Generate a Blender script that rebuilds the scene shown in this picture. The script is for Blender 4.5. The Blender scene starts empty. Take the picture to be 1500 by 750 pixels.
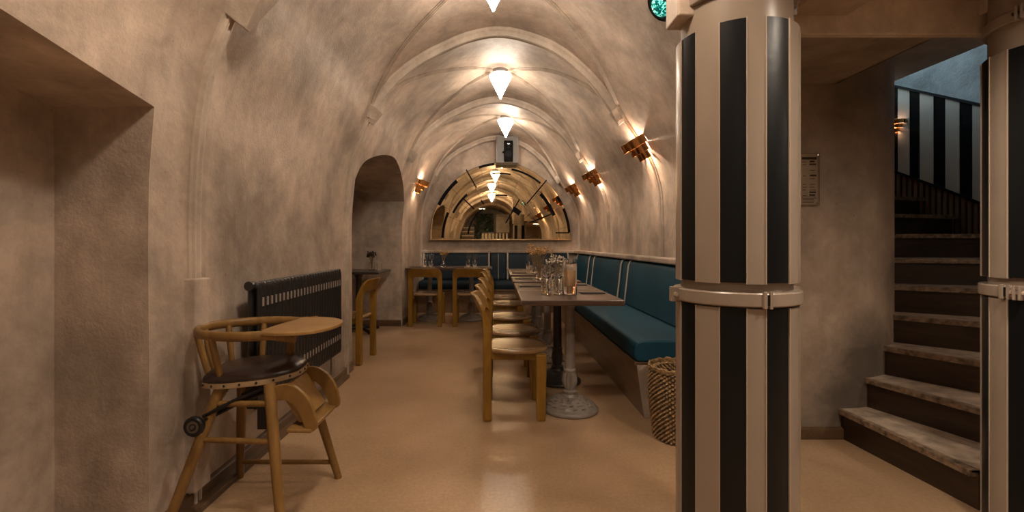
import bpy, bmesh, math, random
from math import sin, cos, pi, radians as rad, sqrt, atan2
from mathutils import Vector, Matrix
random.seed(7)
sc = bpy.context.scene
COL = sc.collection
# ------------------------------------------------------------------ camera, world, exposure
F = 690.0; VX, VY = 727.0, 357.0; H = 1.15
cd = bpy.data.cameras.new('camera'); cam = bpy.data.objects.new('camera', cd); COL.objects.link(cam)
cd.sensor_width = 36.0; cd.lens = F/1500*36; cd.shift_x = (750-VX)/1500; cd.shift_y = -(375-VY)/1500
cd.clip_start = 0.05; cam.location = (0, 0, H); cam.rotation_euler = (pi/2, 0, 0); sc.camera = cam
w = bpy.data.worlds.new('world'); sc.world = w; w.use_nodes = True
w.node_tree.nodes['Background'].inputs[0].default_value = (0.9, 0.7, 0.5, 1)
w.node_tree.nodes['Background'].inputs[1].default_value = 0.0
sc.view_settings.view_transform = 'Standard'; sc.view_settings.look = 'None'
sc.view_settings.exposure = 0.95; sc.view_settings.gamma = 1.0; sc.view_settings.use_curve_mapping = False
PEND = 36.0            # radiance of a glass pendant
REAR = 112.0           # radiance of the pendant behind the camera, raised to fill the foreground
SCON = 11.0             # watts of a wall sconce
HALL_FILL = 115.0            # radiance of the added overhead fill lamps
LAMPC = (1.0, 0.83, 0.66)
def area_light(name, loc, rot, sx, sy, power, col):
    l = bpy.data.lights.new(name, 'AREA'); l.shape = 'RECTANGLE'; l.size = sx; l.size_y = sy; l.energy = power; l.color = col
    o = bpy.data.objects.new(name, l); COL.objects.link(o); o.location = loc; o.rotation_euler = rot; return o
def point_light(name, loc, power, r, col, parent=None):
    l = bpy.data.lights.new(name, 'POINT'); l.energy = power; l.color = col; l.shadow_soft_size = r
    o = bpy.data.objects.new(name, l); COL.objects.link(o); o.location = loc
    if parent: o.parent = parent
    return o
# daylight falling down the stairwell from the window on the landing above
area_light('stairwell_daylight', (3.0, 5.0, 3.5), (0, 0, 0), 1.2, 1.2, 19, (0.55, 0.83, 1.0))

# ------------------------------------------------------------------ materials
def mat(name): 
    m = bpy.data.materials.new(name); m.use_nodes = True
    return m, m.node_tree.nodes, m.node_tree.links, m.node_tree.nodes['Principled BSDF']
def simple(name, col, rough=0.5, metal=0.0, bump=0.0, bscale=60, var=0.0, vscale=8, coat=0, sheen=0, stretch=None):
    m, n, l, b = mat(name)
    b.inputs['Base Color'].default_value = (*col, 1); b.inputs['Roughness'].default_value = rough; b.inputs['Metallic'].default_value = metal
    if coat: b.inputs['Coat Weight'].default_value = coat; b.inputs['Coat Roughness'].default_value = 0.08
    if sheen: b.inputs['Sheen Weight'].default_value = sheen; b.inputs['Sheen Roughness'].default_value = 0.4
    tc = n.new('ShaderNodeTexCoord'); src = tc.outputs['Object']
    if stretch:
        mp = n.new('ShaderNodeMapping'); mp.inputs['Scale'].default_value = stretch; l.new(src, mp.inputs[0]); src = mp.outputs[0]
    if var:
        t = n.new('ShaderNodeTexNoise'); t.inputs['Scale'].default_value = vscale; t.inputs['Detail'].default_value = 6; l.new(src, t.inputs['Vector'])
        r = n.new('ShaderNodeValToRGB'); r.color_ramp.elements[0].position = 0.3; r.color_ramp.elements[1].position = 0.7
        r.color_ramp.elements[0].color = (*[c*(1-var) for c in col], 1); r.color_ramp.elements[1].color = (*[min(1, c*(1+var)) for c in col], 1)
        l.new(t.outputs['Fac'], r.inputs[0]); l.new(r.outputs[0], b.inputs['Base Color'])
    if bump:
        t2 = n.new('ShaderNodeTexNoise'); t2.inputs['Scale'].default_value = bscale; t2.inputs['Detail'].default_value = 5; l.new(src, t2.inputs['Vector'])
        bp = n.new('ShaderNodeBump'); bp.inputs['Strength'].default_value = bump; bp.inputs['Distance'].default_value = 0.01
        l.new(t2.outputs['Fac'], bp.inputs['Height']); l.new(bp.outputs[0], b.inputs['Normal'])
    return m
def noise(n, l, vec, scale, detail=6, rough=0.6, dist=0.0):
    t = n.new('ShaderNodeTexNoise'); t.inputs['Scale'].default_value = scale; t.inputs['Detail'].default_value = detail
    t.inputs['Roughness'].default_value = rough; t.inputs['Distortion'].default_value = dist; l.new(vec, t.inputs['Vector']); return t.outputs['Fac']
def ramp(n, l, fac, stops):
    r = n.new('ShaderNodeValToRGB'); e = r.color_ramp.elements
    while len(e) < len(stops): e.new(0.5)
    for i, (p, c) in enumerate(stops): e[i].position = p; e[i].color = (*c, 1) if len(c) == 3 else c
    l.new(fac, r.inputs[0]); return r.outputs[0]
def mix(n, l, fac, a, b, mode='MIX'):
    m = n.new('ShaderNodeMix'); m.data_type = 'RGBA'; m.blend_type = mode
    for s, v in ((m.inputs[0], fac), (m.inputs[6], a), (m.inputs[7], b)):
        if hasattr(v, 'links'): l.new(v, s)
        else: s.default_value = v
    return m.outputs[2]
def plaster(name, col=(0.515, 0.42, 0.34), stain=0.55, rough=0.55, grime=None):
    m, n, l, b = mat(name); g = n.new('ShaderNodeNewGeometry'); P = g.outputs['Position']
    A = ramp(n, l, noise(n, l, P, 1.25, 9, 0.66, 0.25), [(0.34, tuple(c*stain for c in col)), (0.52, col), (0.66, tuple(min(1, c*1.35) for c in col))])
    B = ramp(n, l, noise(n, l, P, 5.5, 8, 0.72, 0.4), [(0.30, (0.60, 0.58, 0.56)), (0.62, (1.0, 1.0, 1.0))])
    C = mix(n, l, 0.75, A, B, 'MULTIPLY')
    mp = n.new('ShaderNodeMapping'); mp.inputs['Scale'].default_value = (6, 6, 0.7); l.new(P, mp.inputs[0])
    D = ramp(n, l, noise(n, l, mp.outputs[0], 1.0, 6, 0.65, 0.5), [(0.28, (0.7, 0.68, 0.66)), (0.55, (1, 1, 1))])
    C = mix(n, l, 0.55, C, D, 'MULTIPLY')
    S = ramp(n, l, noise(n, l, P, 38, 3, 0.6), [(0.26, (0.4, 0.36, 0.32)), (0.31, (1, 1, 1))])
    C = mix(n, l, 0.5, C, S, 'MULTIPLY')
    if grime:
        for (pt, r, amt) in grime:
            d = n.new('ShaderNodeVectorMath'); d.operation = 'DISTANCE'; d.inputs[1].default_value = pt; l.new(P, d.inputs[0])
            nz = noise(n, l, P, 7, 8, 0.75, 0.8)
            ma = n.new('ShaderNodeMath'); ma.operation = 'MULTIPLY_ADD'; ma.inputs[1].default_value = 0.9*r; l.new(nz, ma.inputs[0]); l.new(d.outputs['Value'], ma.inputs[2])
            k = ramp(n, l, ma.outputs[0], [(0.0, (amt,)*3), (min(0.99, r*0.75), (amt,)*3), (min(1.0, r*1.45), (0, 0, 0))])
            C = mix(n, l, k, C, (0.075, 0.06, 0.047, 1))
    l.new(C, b.inputs['Base Color']); b.inputs['Roughness'].default_value = rough
    bp = n.new('ShaderNodeBump'); bp.inputs['Strength'].default_value = 0.2; bp.inputs['Distance'].default_value = 0.012
    ad = n.new('ShaderNodeMath'); ad.operation = 'ADD'; l.new(noise(n, l, P, 9, 8, 0.65, 0.5), ad.inputs[0]); l.new(noise(n, l, P, 70, 3), ad.inputs[1])
    l.new(ad.outputs[0], bp.inputs['Height']); l.new(bp.outputs[0], b.inputs['Normal'])
    return m
def wood(name, dark, light, rough=0.35, scale=(3, 3, 30), coat=0.2, ring=0.5):
    m, n, l, b = mat(name); tc = n.new('ShaderNodeTexCoord')
    mp = n.new('ShaderNodeMapping'); mp.inputs['Scale'].default_value = scale; l.new(tc.outputs['Object'], mp.inputs[0])
    a = noise(n, l, mp.outputs[0], 1.6, 8, 0.6, 1.2)
    C = ramp(n, l, a, [(0.3, dark), (0.7, light)])
    C2 = ramp(n, l, noise(n, l, tc.outputs['Object'], 3, 4), [(0.3, (0.75, 0.72, 0.7)), (0.7, (1, 1, 1))])
    l.new(mix(n, l, ring, C, C2, 'MULTIPLY'), b.inputs['Base Color'])
    b.inputs['Roughness'].default_value = rough; b.inputs['Coat Weight'].default_value = coat; b.inputs['Coat Roughness'].default_value = 0.2
    bp = n.new('ShaderNodeBump'); bp.inputs['Strength'].default_value = 0.08; l.new(a, bp.inputs['Height']); l.new(bp.outputs[0], b.inputs['Normal'])
    return m
def emissive(name, col, s):
    m, n, l, b = mat(name); b.inputs['Base Color'].default_value = (0.9, 0.88, 0.85, 1)
    b.inputs['Emission Color'].default_value = (*col, 1); b.inputs['Emission Strength'].default_value = s; b.inputs['Roughness'].default_value = 0.3
    return m
def glass(name, col=(1, 1, 1), rough=0.0, ior=1.45):
    m, n, l, b = mat(name); b.inputs['Base Color'].default_value = (*col, 1); b.inputs['Transmission Weight'].default_value = 1.0
    b.inputs['Roughness'].default_value = rough; b.inputs['IOR'].default_value = ior; return m

M = {}
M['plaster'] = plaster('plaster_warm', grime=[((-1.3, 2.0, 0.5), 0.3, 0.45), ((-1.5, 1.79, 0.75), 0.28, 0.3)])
M['vault'] = plaster('plaster_vault')
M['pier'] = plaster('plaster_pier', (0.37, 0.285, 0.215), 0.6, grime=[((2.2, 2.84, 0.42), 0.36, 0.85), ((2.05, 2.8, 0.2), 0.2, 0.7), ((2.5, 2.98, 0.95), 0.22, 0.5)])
M['rib'] = plaster('plaster_rib', (0.50, 0.42, 0.345), 0.75)
M['beam'] = plaster('beam_paint', (0.56, 0.45, 0.35), 0.85)
M['stairwall'] = plaster('plaster_stairwell', (0.42, 0.42, 0.41), 0.5)
M['stone'] = plaster('rear_stone', (0.36, 0.31, 0.26), 0.6)
def floor_mat():
    m, n, l, b = mat('cement_floor'); g = n.new('ShaderNodeNewGeometry'); P = g.outputs['Position']
    A = ramp(n, l, noise(n, l, P, 0.9, 6, 0.55, 0.0), [(0.32, (0.37, 0.245, 0.138)), (0.5, (0.475, 0.32, 0.19)), (0.7, (0.56, 0.395, 0.25))])
    B = ramp(n, l, noise(n, l, P, 60, 5, 0.75), [(0.32, (0.70, 0.67, 0.64)), (0.62, (1, 1, 1))])
    C = mix(n, l, 0.8, A, B, 'MULTIPLY')
    S = ramp(n, l, noise(n, l, P, 3, 4, 0.5, 0.0), [(0.2, (0.75, 0.72, 0.68)), (0.75, (1, 1, 1))])
    l.new(mix(n, l, 0.6, C, S, 'MULTIPLY'), b.inputs['Base Color'])
    b.inputs['Roughness'].default_value = 0.29; b.inputs['Specular IOR Level'].default_value = 0.55
    bp = n.new('ShaderNodeBump'); bp.inputs['Strength'].default_value = 0.12; bp.inputs['Distance'].default_value = 0.01
    l.new(noise(n, l, P, 45, 5), bp.inputs['Height']); l.new(bp.outputs[0], b.inputs['Normal'])
    return m
M['floor'] = floor_mat()
M['oak'] = wood('honey_oak', (0.19, 0.095, 0.012), (0.34, 0.182, 0.028), 0.33, (7, 7, 1.2))
M['oak_seat'] = wood('oak_seat', (0.22, 0.125, 0.055), (0.36, 0.22, 0.105), 0.25, (1.5, 14, 14))
M['pale_wood'] = wood('aged_beech', (0.17, 0.088, 0.024), (0.29, 0.162, 0.05), 0.35, (6, 6, 1.5))
M['tray_wood'] = wood('tray_beech', (0.26, 0.14, 0.045), (0.37, 0.215, 0.078), 0.3, (2, 9, 9))
M['base_wood'] = wood('baseboard_wood', (0.075, 0.042, 0.02), (0.15, 0.085, 0.042), 0.35, (9, 1, 9))
M['bench_wood'] = wood('bench_front_wood', (0.16, 0.10, 0.055), (0.30, 0.20, 0.12), 0.45, (9, 1, 9))
M['table_wood'] = wood('table_wood', (0.05, 0.028, 0.017), (0.105, 0.06, 0.037), 0.3, (1.3, 12, 12), 0.35)
M['dark_wood'] = wood('stair_riser_wood', (0.018, 0.009, 0.005), (0.05, 0.025, 0.012), 0.35, (2, 2, 14))
M['slat'] = wood('slat_wood', (0.16, 0.09, 0.05), (0.32, 0.19, 0.115), 0.35, (9, 9, 1))
M['tread'] = simple('worn_tread', (0.42, 0.33, 0.25), 0.7, 0, 0.5, 90, 0.35, 14)
M['nosing'] = simple('tread_nosing', (0.22, 0.15, 0.095), 0.55, 0, 0.7, 60, 0.7, 30)
M['teal'] = simple('teal_upholstery', (0.003, 0.042, 0.070), 0.65, 0, 0.12, 200, 0.18, 3)
M['navy'] = simple('navy_upholstery', (0.003, 0.016, 0.030), 0.6, 0, 0.12, 200, 0.18, 3)
M['piping'] = simple('cream_piping', (0.42, 0.37, 0.31), 0.6)
M['iron_grey'] = simple('grey_painted_iron', (0.22, 0.185, 0.155), 0.38, 0, 0.3, 40, 0.2, 12)
M['iron_dark'] = simple('dark_cast_iron', (0.05, 0.042, 0.036), 0.3, 0.2, 0.25, 40)
M['brass'] = simple('polished_copper_brass', (0.72, 0.36, 0.13), 0.14, 1.0)
M['gold'] = simple('pale_brass', (0.85, 0.62, 0.35), 0.2, 1.0)
M['steel'] = simple('brushed_steel', (0.6, 0.57, 0.53), 0.25, 1.0)
M['black_gloss'] = simple('black_enamel', (0.004, 0.005, 0.006), 0.36, 0, 0.08, 30)
M['cream'] = simple('cream_enamel', (0.275, 0.218, 0.17), 0.3, 0, 0.06, 14, 0.06, 5)
M['cream_edge'] = simple('cream_edge', (0.40, 0.32, 0.25), 0.35)
M['rad'] = simple('charcoal_radiator', (0.020, 0.018, 0.018), 0.28, 0, 0.03, 60, coat=0.2)
M['rad_clip'] = simple('radiator_bare_clip', (0.34, 0.29, 0.25), 0.35, 0.2)
M['leather'] = simple('brown_leather', (0.028, 0.014, 0.010), 0.3, 0, 0.12, 120, 0.3, 9)
M['trimband'] = simple('seat_edge_band', (0.36, 0.25, 0.14), 0.45)
M['black'] = simple('black_metal', (0.012, 0.010, 0.010), 0.35, 0.3)
M['wheelhub'] = simple('wheel_hub', (0.10, 0.085, 0.07), 0.4, 0.4)
M['opal'] = emissive('opal_glass_lit', LAMPC, PEND); M['opal_hall'] = emissive('opal_glass_hall', LAMPC, HALL_FILL); M['opal_top'] = emissive('opal_glass_top', LAMPC, PEND*0.09); M['opal_bright'] = emissive('opal_glass_bright', LAMPC, REAR)
M['bulb'] = emissive('sconce_bulb', (1.0, 0.74, 0.5), 22)
M['glass'] = glass('clear_glass')
M['candle'] = simple('amber_wax', (0.50, 0.30, 0.13), 0.5)
M['napkin'] = simple('dark_napkin', (0.022, 0.016, 0.014), 0.85)
M['dried'] = simple('dried_flower', (0.48, 0.28, 0.09), 0.8, var=0.3, vscale=40)
M['dried_pale'] = simple('dried_flower_pale', (0.55, 0.47, 0.38), 0.8)
M['dark_bloom'] = simple('dark_bloom', (0.03, 0.018, 0.014), 0.8)
M['stem'] = simple('dry_stem', (0.20, 0.13, 0.05), 0.8)
M['duct'] = simple('grey_duct_paint', (0.17, 0.165, 0.16), 0.6, 0, 0.1, 30, 0.08)
M['speaker'] = simple('speaker_black', (0.004, 0.004, 0.004), 0.7, 0, 0.3, 300)
M['cone'] = simple('speaker_cone', (0.012, 0.012, 0.012), 0.6)
M['mirror'] = simple('amber_mirror', (0.80, 0.64, 0.40), 0.015, 1.0)
M['mirror_back'] = simple('mirror_joint', (0.05, 0.03, 0.015), 0.4)
M['wicker'] = simple('woven_seagrass', (0.23, 0.135, 0.055), 0.5, 0, 0.5, 120, 0.75, 38)
M['sign'] = simple('paper_notice', (0.6, 0.48, 0.37), 0.6)
M['ink'] = simple('printed_ink', (0.02, 0.015, 0.012), 0.6)
M['acrylic'] = glass('acrylic_sheet', (0.92, 0.9, 0.86), 0.02)
M['leaf'] = simple('ivy_leaf', (0.005, 0.022, 0.013), 0.6, var=0.6, vscale=20)
def panel_m(name, col, rough): return simple(name, col, rough, 0, 0, coat=0.6)
M['strip_black'] = simple('matt_black_strip', (0.006, 0.005, 0.005), 0.7)
M['panel_cream'] = panel_m('lacquer_cream', (0.58, 0.51, 0.43), 0.25)
M['panel_black'] = panel_m('lacquer_black', (0.008, 0.008, 0.009), 0.2)
for k_ in ('teal', 'navy', 'oak', 'oak_seat', 'pale_wood', 'tray_wood'): M[k_].node_tree.nodes['Principled BSDF'].inputs['Specular IOR Level'].default_value = 0.28
for k_ in ('oak', 'pale_wood'): M[k_].node_tree.nodes['Principled BSDF'].inputs['Coat Weight'].default_value = 0.08
for k_ in ('speaker', 'cone', 'strip_black'): M[k_].node_tree.nodes['Principled BSDF'].inputs['Specular IOR Level'].default_value = 0.08
M['black_gloss'].node_tree.nodes['Principled BSDF'].inputs['Specular IOR Level'].default_value = 0.28
m, n, l, b = mat('teal_lamp_glass'); b.inputs['Base Color'].default_value = (0.0, 0.25, 0.22, 1); b.inputs['Roughness'].default_value = 0.08
tc = n.new('ShaderNodeTexCoord'); wv = n.new('ShaderNodeTexWave'); wv.inputs['Scale'].default_value = 6; wv.inputs['Distortion'].default_value = 14; wv.inputs['Detail'].default_value = 4; wv.inputs['Detail Scale'].default_value = 5; l.new(tc.outputs['Object'], wv.inputs[0])
c_ = ramp(n, l, wv.outputs['Fac'], [(0.2, (0.0, 0.06, 0.055)), (0.6, (0.0, 0.33, 0.27)), (0.9, (0.2, 0.75, 0.6))])
l.new(c_, b.inputs['Base Color']); l.new(c_, b.inputs['Emission Color']); b.inputs['Emission Strength'].default_value = 0.6
M['teal_glass'] = m

# ------------------------------------------------------------------ mesh helpers
class MB:
    def __init__(s): s.v = []; s.f = []
    def add(s, vs, fs):
        o = len(s.v); s.v += [tuple(v) for v in vs]; s.f += [tuple(i+o for i in f) for f in fs]; return s
    def box(s, x0, x1, y0, y1, z0, z1):
        return s.add([(x0,y0,z0),(x1,y0,z0),(x1,y1,z0),(x0,y1,z0),(x0,y0,z1),(x1,y0,z1),(x1,y1,z1),(x0,y1,z1)],
                     [(3,2,1,0),(4,5,6,7),(0,1,5,4),(1,2,6,5),(2,3,7,6),(3,0,4,7)])
    def hexa(s, b, t):   # bottom quad, top quad (same winding, ccw from above)
        return s.add(list(b)+list(t), [(3,2,1,0),(4,5,6,7),(0,1,5,4),(1,2,6,5),(2,3,7,6),(3,0,4,7)])
    def prism(s, poly, z0, z1):
        n = len(poly)
        return s.add([(x,y,z0) for x,y in poly]+[(x,y,z1) for x,y in poly],
                     [tuple(range(n-1,-1,-1)), tuple(range(n,2*n))]+[(i,(i+1)%n,n+(i+1)%n,n+i) for i in range(n)])
    def extr(s, pts, vec):  # closed 3d polygon extruded by vec
        n = len(pts); v = Vector(vec)
        return s.add(list(pts)+[tuple(Vector(p)+v) for p in pts], [tuple(range(n-1,-1,-1)), tuple(range(n,2*n))]+[(i,(i+1)%n,n+(i+1)%n,n+i) for i in range(n)])
    def lathe(s, prof, seg=24, c=(0,0,0), disp=None, cap=True):
        vs = []; fs = []; k = len(prof)
        for i in range(seg):
            a = 2*pi*i/seg
            for j, (r, z) in enumerate(prof):
                rr = r+(disp(a, j, r, z) if disp else 0)
                vs.append((c[0]+rr*cos(a), c[1]+rr*sin(a), c[2]+z))
        for i in range(seg):
            for j in range(k-1):
                a, b2 = i*k+j, ((i+1)%seg)*k+j
                fs.append((a, b2, b2+1, a+1))
        if cap:
            if prof[0][0] > 1e-5: fs.append(tuple(i*k for i in range(seg-1,-1,-1)))
            if prof[-1][0] > 1e-5: fs.append(tuple(i*k+k-1 for i in range(seg)))
        return s.add(vs, fs)
    def tube(s, path, r, seg=8, closed=False, ry=None, up=None):   # round / elliptical sweep
        path = [Vector(p) for p in path]; n = len(path); rs = r if isinstance(r, (list, tuple)) else [r]*n
        vs = []; pn = None
        for i, p in enumerate(path):
            t = (path[(i+1) % n]-path[i-1]) if closed else (path[min(i+1,n-1)]-path[max(i-1,0)])
            t.normalize()
            u = Vector(up) if up else (pn if pn else (Vector((0,0,1)) if abs(t.z) < 0.9 else Vector((1,0,0))))
            a = (u-t*u.dot(t)).normalized(); pn = a; b2 = t.cross(a)
            for k in range(seg):
                q = 2*pi*k/seg
                vs.append(p+a*cos(q)*rs[i]+b2*sin(q)*(rs[i]*(ry if ry else 1)))
        fs = []
        m_ = n if closed else n-1
        for i in range(m_):
            for k in range(seg):
                a0 = i*seg+k; a1 = i*seg+(k+1)%seg; b0 = ((i+1)%n)*seg+k; b1 = ((i+1)%n)*seg+(k+1)%seg
                fs.append((a0, a1, b1, b0))
        if not closed: fs += [tuple(range(seg-1,-1,-1)), tuple((n-1)*seg+k for k in range(seg))]
        return s.add(vs, fs)
    def sweep(s, path, prof, frames):  # prof: 2d pts; frames: (a,b) axes per path point
        n = len(path); k = len(prof); vs = []
        for p, (a, b2) in zip(path, frames):
            for (x, y) in prof: vs.append(Vector(p)+Vector(a)*x+Vector(b2)*y)
        fs = [(i*k+j, i*k+(j+1)%k, (i+1)*k+(j+1)%k, (i+1)*k+j) for i in range(n-1) for j in range(k)]
        fs += [tuple(range(k-1,-1,-1)), tuple((n-1)*k+j for j in range(k))]
        return s.add(vs, fs)
    def grid(s, rows, wrap=False):
        k = len(rows[0]); vs = [p for r_ in rows for p in r_]; fs = []
        for i in range(len(rows)-1):
            for j in range(k-1): fs.append((i*k+j, i*k+j+1, (i+1)*k+j+1, (i+1)*k+j))
        return s.add(vs, fs)
    def xf(s, m):
        s.v = [tuple(m @ Vector(v)) for v in s.v]; return s
    def mesh(s, name, material, smooth=40, recalc=True):
        me = bpy.data.meshes.new(name); me.from_pydata(s.v, [], s.f); me.materials.append(material)
        if recalc:
            bm = bmesh.new(); bm.from_mesh(me); bmesh.ops.recalc_face_normals(bm, faces=bm.faces); bm.to_mesh(me); bm.free()
        if smooth:
            for p in me.polygons: p.use_smooth = True
            me.set_sharp_from_angle(angle=rad(smooth))
        me.update(); return me
    def build(s, name, material, parent=None, smooth=40, bevel=0, recalc=True, seg=2):
        o = bpy.data.objects.new(name, s.mesh(name, material, smooth, recalc)); COL.objects.link(o)
        if parent: o.parent = parent
        if bevel:
            b_ = o.modifiers.new('bevel', 'BEVEL'); b_.width = bevel; b_.segments = seg; b_.limit_method = 'ANGLE'; b_.angle_limit = rad(35)
        return o
def tag(o, label=None, cat=None, group=None, kind=None):
    if label: o['label'] = label
    if cat: o['category'] = cat
    if group: o['group'] = group
    if kind: o['kind'] = kind
    return o
def thing(name, label, cat, loc=(0,0,0), rz=0, group=None):
    o = bpy.data.objects.new(name, None); COL.objects.link(o); o.location = loc; o.rotation_euler = (0,0,rz); o.empty_display_size = 0.1
    return tag(o, label, cat, group)
def dup(root, loc, rz=None, label=None, group=None):
    def cp(o, par):
        c = o.copy(); COL.objects.link(c)
        if par: c.parent = par
        for ch in [x for x in o.children]: cp(ch, c)
        return c
    r = cp(root, None); r.location = loc
    if rz is not None: r.rotation_euler = (0,0,rz)
    if label: r['label'] = label
    if group: r['group'] = group
    return r
def struct(o, label=None): 
    o['kind'] = 'structure'
    if label: o['label'] = label
    return o
def lerp(a, b, t): return a+(b-a)*t
def smooth01(a, b, x):
    t = max(0, min(1, (x-a)/(b-a))); return t*t*(3-2*t)
def interp(tab, x):
    if x <= tab[0][0]: return tab[0][1]
    for (a, b_), (c, d) in zip(tab, tab[1:]):
        if x <= c: return lerp(b_, d, (x-a)/(c-a))
    return tab[-1][1]
def catmull(pts, n=6):
    out = []
    for i in range(len(pts)-1):
        p0 = pts[max(i-1,0)]; p1 = pts[i]; p2 = pts[i+1]; p3 = pts[min(i+2,len(pts)-1)]
        for k in range(n):
            t = k/n; q = []
            for a, b_, c, d in zip(p0, p1, p2, p3):
                q.append(0.5*(2*b_+(c-a)*t+(2*a-5*b_+4*c-d)*t*t+(3*b_-a-3*c+d)*t**3))
            out.append(tuple(q))
    out.append(tuple(pts[-1])); return out

# ------------------------------------------------------------------ the cellar vault: cross-section profile
YF, YB = -4.6, 8.35            # front wall behind the camera, back wall
LP = catmull([(-1.32,0),(-1.32,0.7),(-1.32,1.40),(-1.272,1.85),(-1.18,2.11),(-1.125,2.25)], 6)
RP = catmull([(1.45,0),(1.45,0.7),(1.45,1.45),(1.415,1.72),(1.325,1.93),(1.12,2.25)], 6)
UP = catmull([(-1.18,2.11),(-1.125,2.25),(-1.05,2.43),(-0.88,2.63),(-0.70,2.77),(-0.52,2.87),(-0.25,2.985),(0.02,3.03),(0.28,2.985),(0.56,2.865),(0.84,2.63),(1.02,2.40),(1.12,2.25),(1.325,1.93)], 6)[6:-6]
LT = [(z, x) for x, z in LP]; RT = [(z, x) for x, z in RP]
def XL(z): return interp(LT, z) if z <= 2.25 else None
def XR(z): return interp(RT, z)
UT = [(x, z) for x, z in UP]
def ZU(x): return interp(UT, x)
def frange(a, b_, st):
    n_ = max(1, int(round((b_-a)/st))); return [a+(b_-a)*i/n_ for i in range(n_+1)]
wob = lambda y, z: 0.006*sin(1.7*y+2.1*z)+0.005*sin(3.1*y-1.3*z+1)

# floor
o = MB().box(-2.8, 5.4, YF-0.3, YB+0.2, -0.15, 0).build('floor', M['floor'], smooth=0); struct(o)

# left wall with the near recess and the arched dining alcove
N1 = (0.2, 1.79); N2 = (4.31, 6.6)
def n1top(y): return 1.67+(1.79-y)*0.16
arch = catmull([(4.31,1.74),(4.42,1.886),(4.60,1.985),(4.96,2.085),(5.35,2.135),(5.65,2.11),(6.1,2.01),(6.4,1.90),(6.6,1.74)], 5)
def wall_piece(mb, ys, low, zt=2.25):
    rows = []
    for y in ys:
        z0 = low(y); zs = [max(z0, zt*t/48) for t in range(49)]
        rows.append([(XL(z), y, z) for z in zs])
    mb.grid(rows)
wl = MB()
wall_piece(wl, frange(YF, N1[0], 0.25), lambda y: 0)
wall_piece(wl, frange(N1[0], N1[1], 0.1), n1top)
wall_piece(wl, frange(N1[1], N2[0], 0.12), lambda y: 0)
wall_piece(wl, [p[0] for p in arch], lambda y: interp(arch, y))
wall_piece(wl, frange(N2[1], YB, 0.12), lambda y: 0)
def reveal(mb, edge, xb):
    rows = [[(lerp(XL(z), xb, t/6), y, z) for t in range(7)] for (y, z) in edge]; mb.grid(rows)
    mb.add([(xb, y, z) for y, z in edge], [tuple(range(len(edge)))])
e1 = [(N1[0], z) for z in frange(0, n1top(N1[0]), 0.3)]+[(y, n1top(y)) for y in frange(N1[0]+0.1, N1[1]-0.1, 0.2)]+[(N1[1], z) for z in reversed(frange(0, n1top(N1[1]), 0.3))]
reveal(wl, e1, -1.68)
e2 = [(N2[0], z) for z in frange(0, 1.70, 0.2)]+arch+[(N2[1], z) for z in reversed(frange(0, 1.70, 0.2))]
reveal(wl, e2, -2.6)
o = wl.build('wall_left', M['plaster'], smooth=35); struct(o)
# right wall of the vault, with the pier end facing the hall
PC = Vector((2.0, 3.55)); PR = 0.765
wr = MB()
rows = [[(XR(z), y, z) for z in [2.25*t/24 for t in range(25)]] for y in frange(2.78, YB, 0.15)]
wr.grid(rows)
o = wr.build('wall_right', M['plaster'], smooth=35); struct(o)
# back wall and the wall behind the camera
bw = MB().add([(x, YB, z) for x, z in LP+UP+list(reversed(RP))], [tuple(range(len(LP+UP+RP)))]); bw.add([(-1.4,YB+0.12,0),(1.5,YB+0.12,0),(1.5,YB+0.12,3.1),(-1.4,YB+0.12,3.1)], [(0,1,2,3)])
o = bw.build('wall_back', M['plaster'], smooth=0); struct(o)
o = MB().box(-1.7, 5.3, YF-0.12, YF, 0, 3.2).build('wall_front', M['stone'], smooth=0); struct(o)
# vault ceiling
cl = MB()
ys = frange(YF, YB, 0.2)
cl.grid([[(x, y, z) for x, z in UP] for y in ys])
o = cl.build('ceiling', M['vault'], smooth=35); struct(o)
# pier: flat face to the hall, round newel side along the stair
pr = []
for i in range(49):
    a = rad(-90+i*(225)/48); pr.append((PC.x+PR*cos(a), PC.y+PR*sin(a)))
pface = [(XR(0)+0.0, 2.785)]+[(1.45+0.55*i/6, 2.785) for i in range(1,6)]+pr
pm = MB(); zs = frange(0, 3.5, 0.14)
pm.grid([[(max(x, XR(z) if (i < 1 and z <= 2.25) else x), y, z) for i, (x, y) in enumerate(pface)] for z in zs])
pm.add([(XR(z)+0.002, 2.786, z) for z in frange(0.0, 2.25, 0.15)]+[(1.5, 2.786, 2.25), (1.5, 2.786, 0)], [tuple(range(len(frange(0.0, 2.25, 0.15))+2))])
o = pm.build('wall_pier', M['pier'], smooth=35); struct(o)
# low soffit over the passage, higher soffit over the stair, beam on the pillars, hall ceiling
sf = MB().box(1.45, 2.01, 1.98, 2.785, 2.095, 2.2)
sf.add([(1.12,1.78,2.25),(1.12,2.785,2.25),(1.21,2.785,2.095),(1.21,1.78,2.095)], [(0,1,2,3)]); sf.add([(1.21,1.78,2.095),(1.21,2.785,2.095),(1.45,2.785,2.095),(1.45,1.78,2.095)], [(0,1,2,3)])
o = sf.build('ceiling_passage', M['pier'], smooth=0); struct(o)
o = MB().box(2.01, 3.55, 1.78, 6.0, 2.6, 2.72).box(2.0, 2.012, 1.78, 2.785, 2.095, 2.62).build('ceiling_stair', M['beam'], smooth=0); struct(o)
o = MB().box(1.12, 5.3, YF, 1.96, 2.25, 2.4).build('ceiling_hall', M['vault'], smooth=0); struct(o)
o = MB().box(5.2, 5.3, YF, 1.78, 0, 2.3).build('wall_hall', M['plaster'], smooth=0); struct(o)
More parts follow.
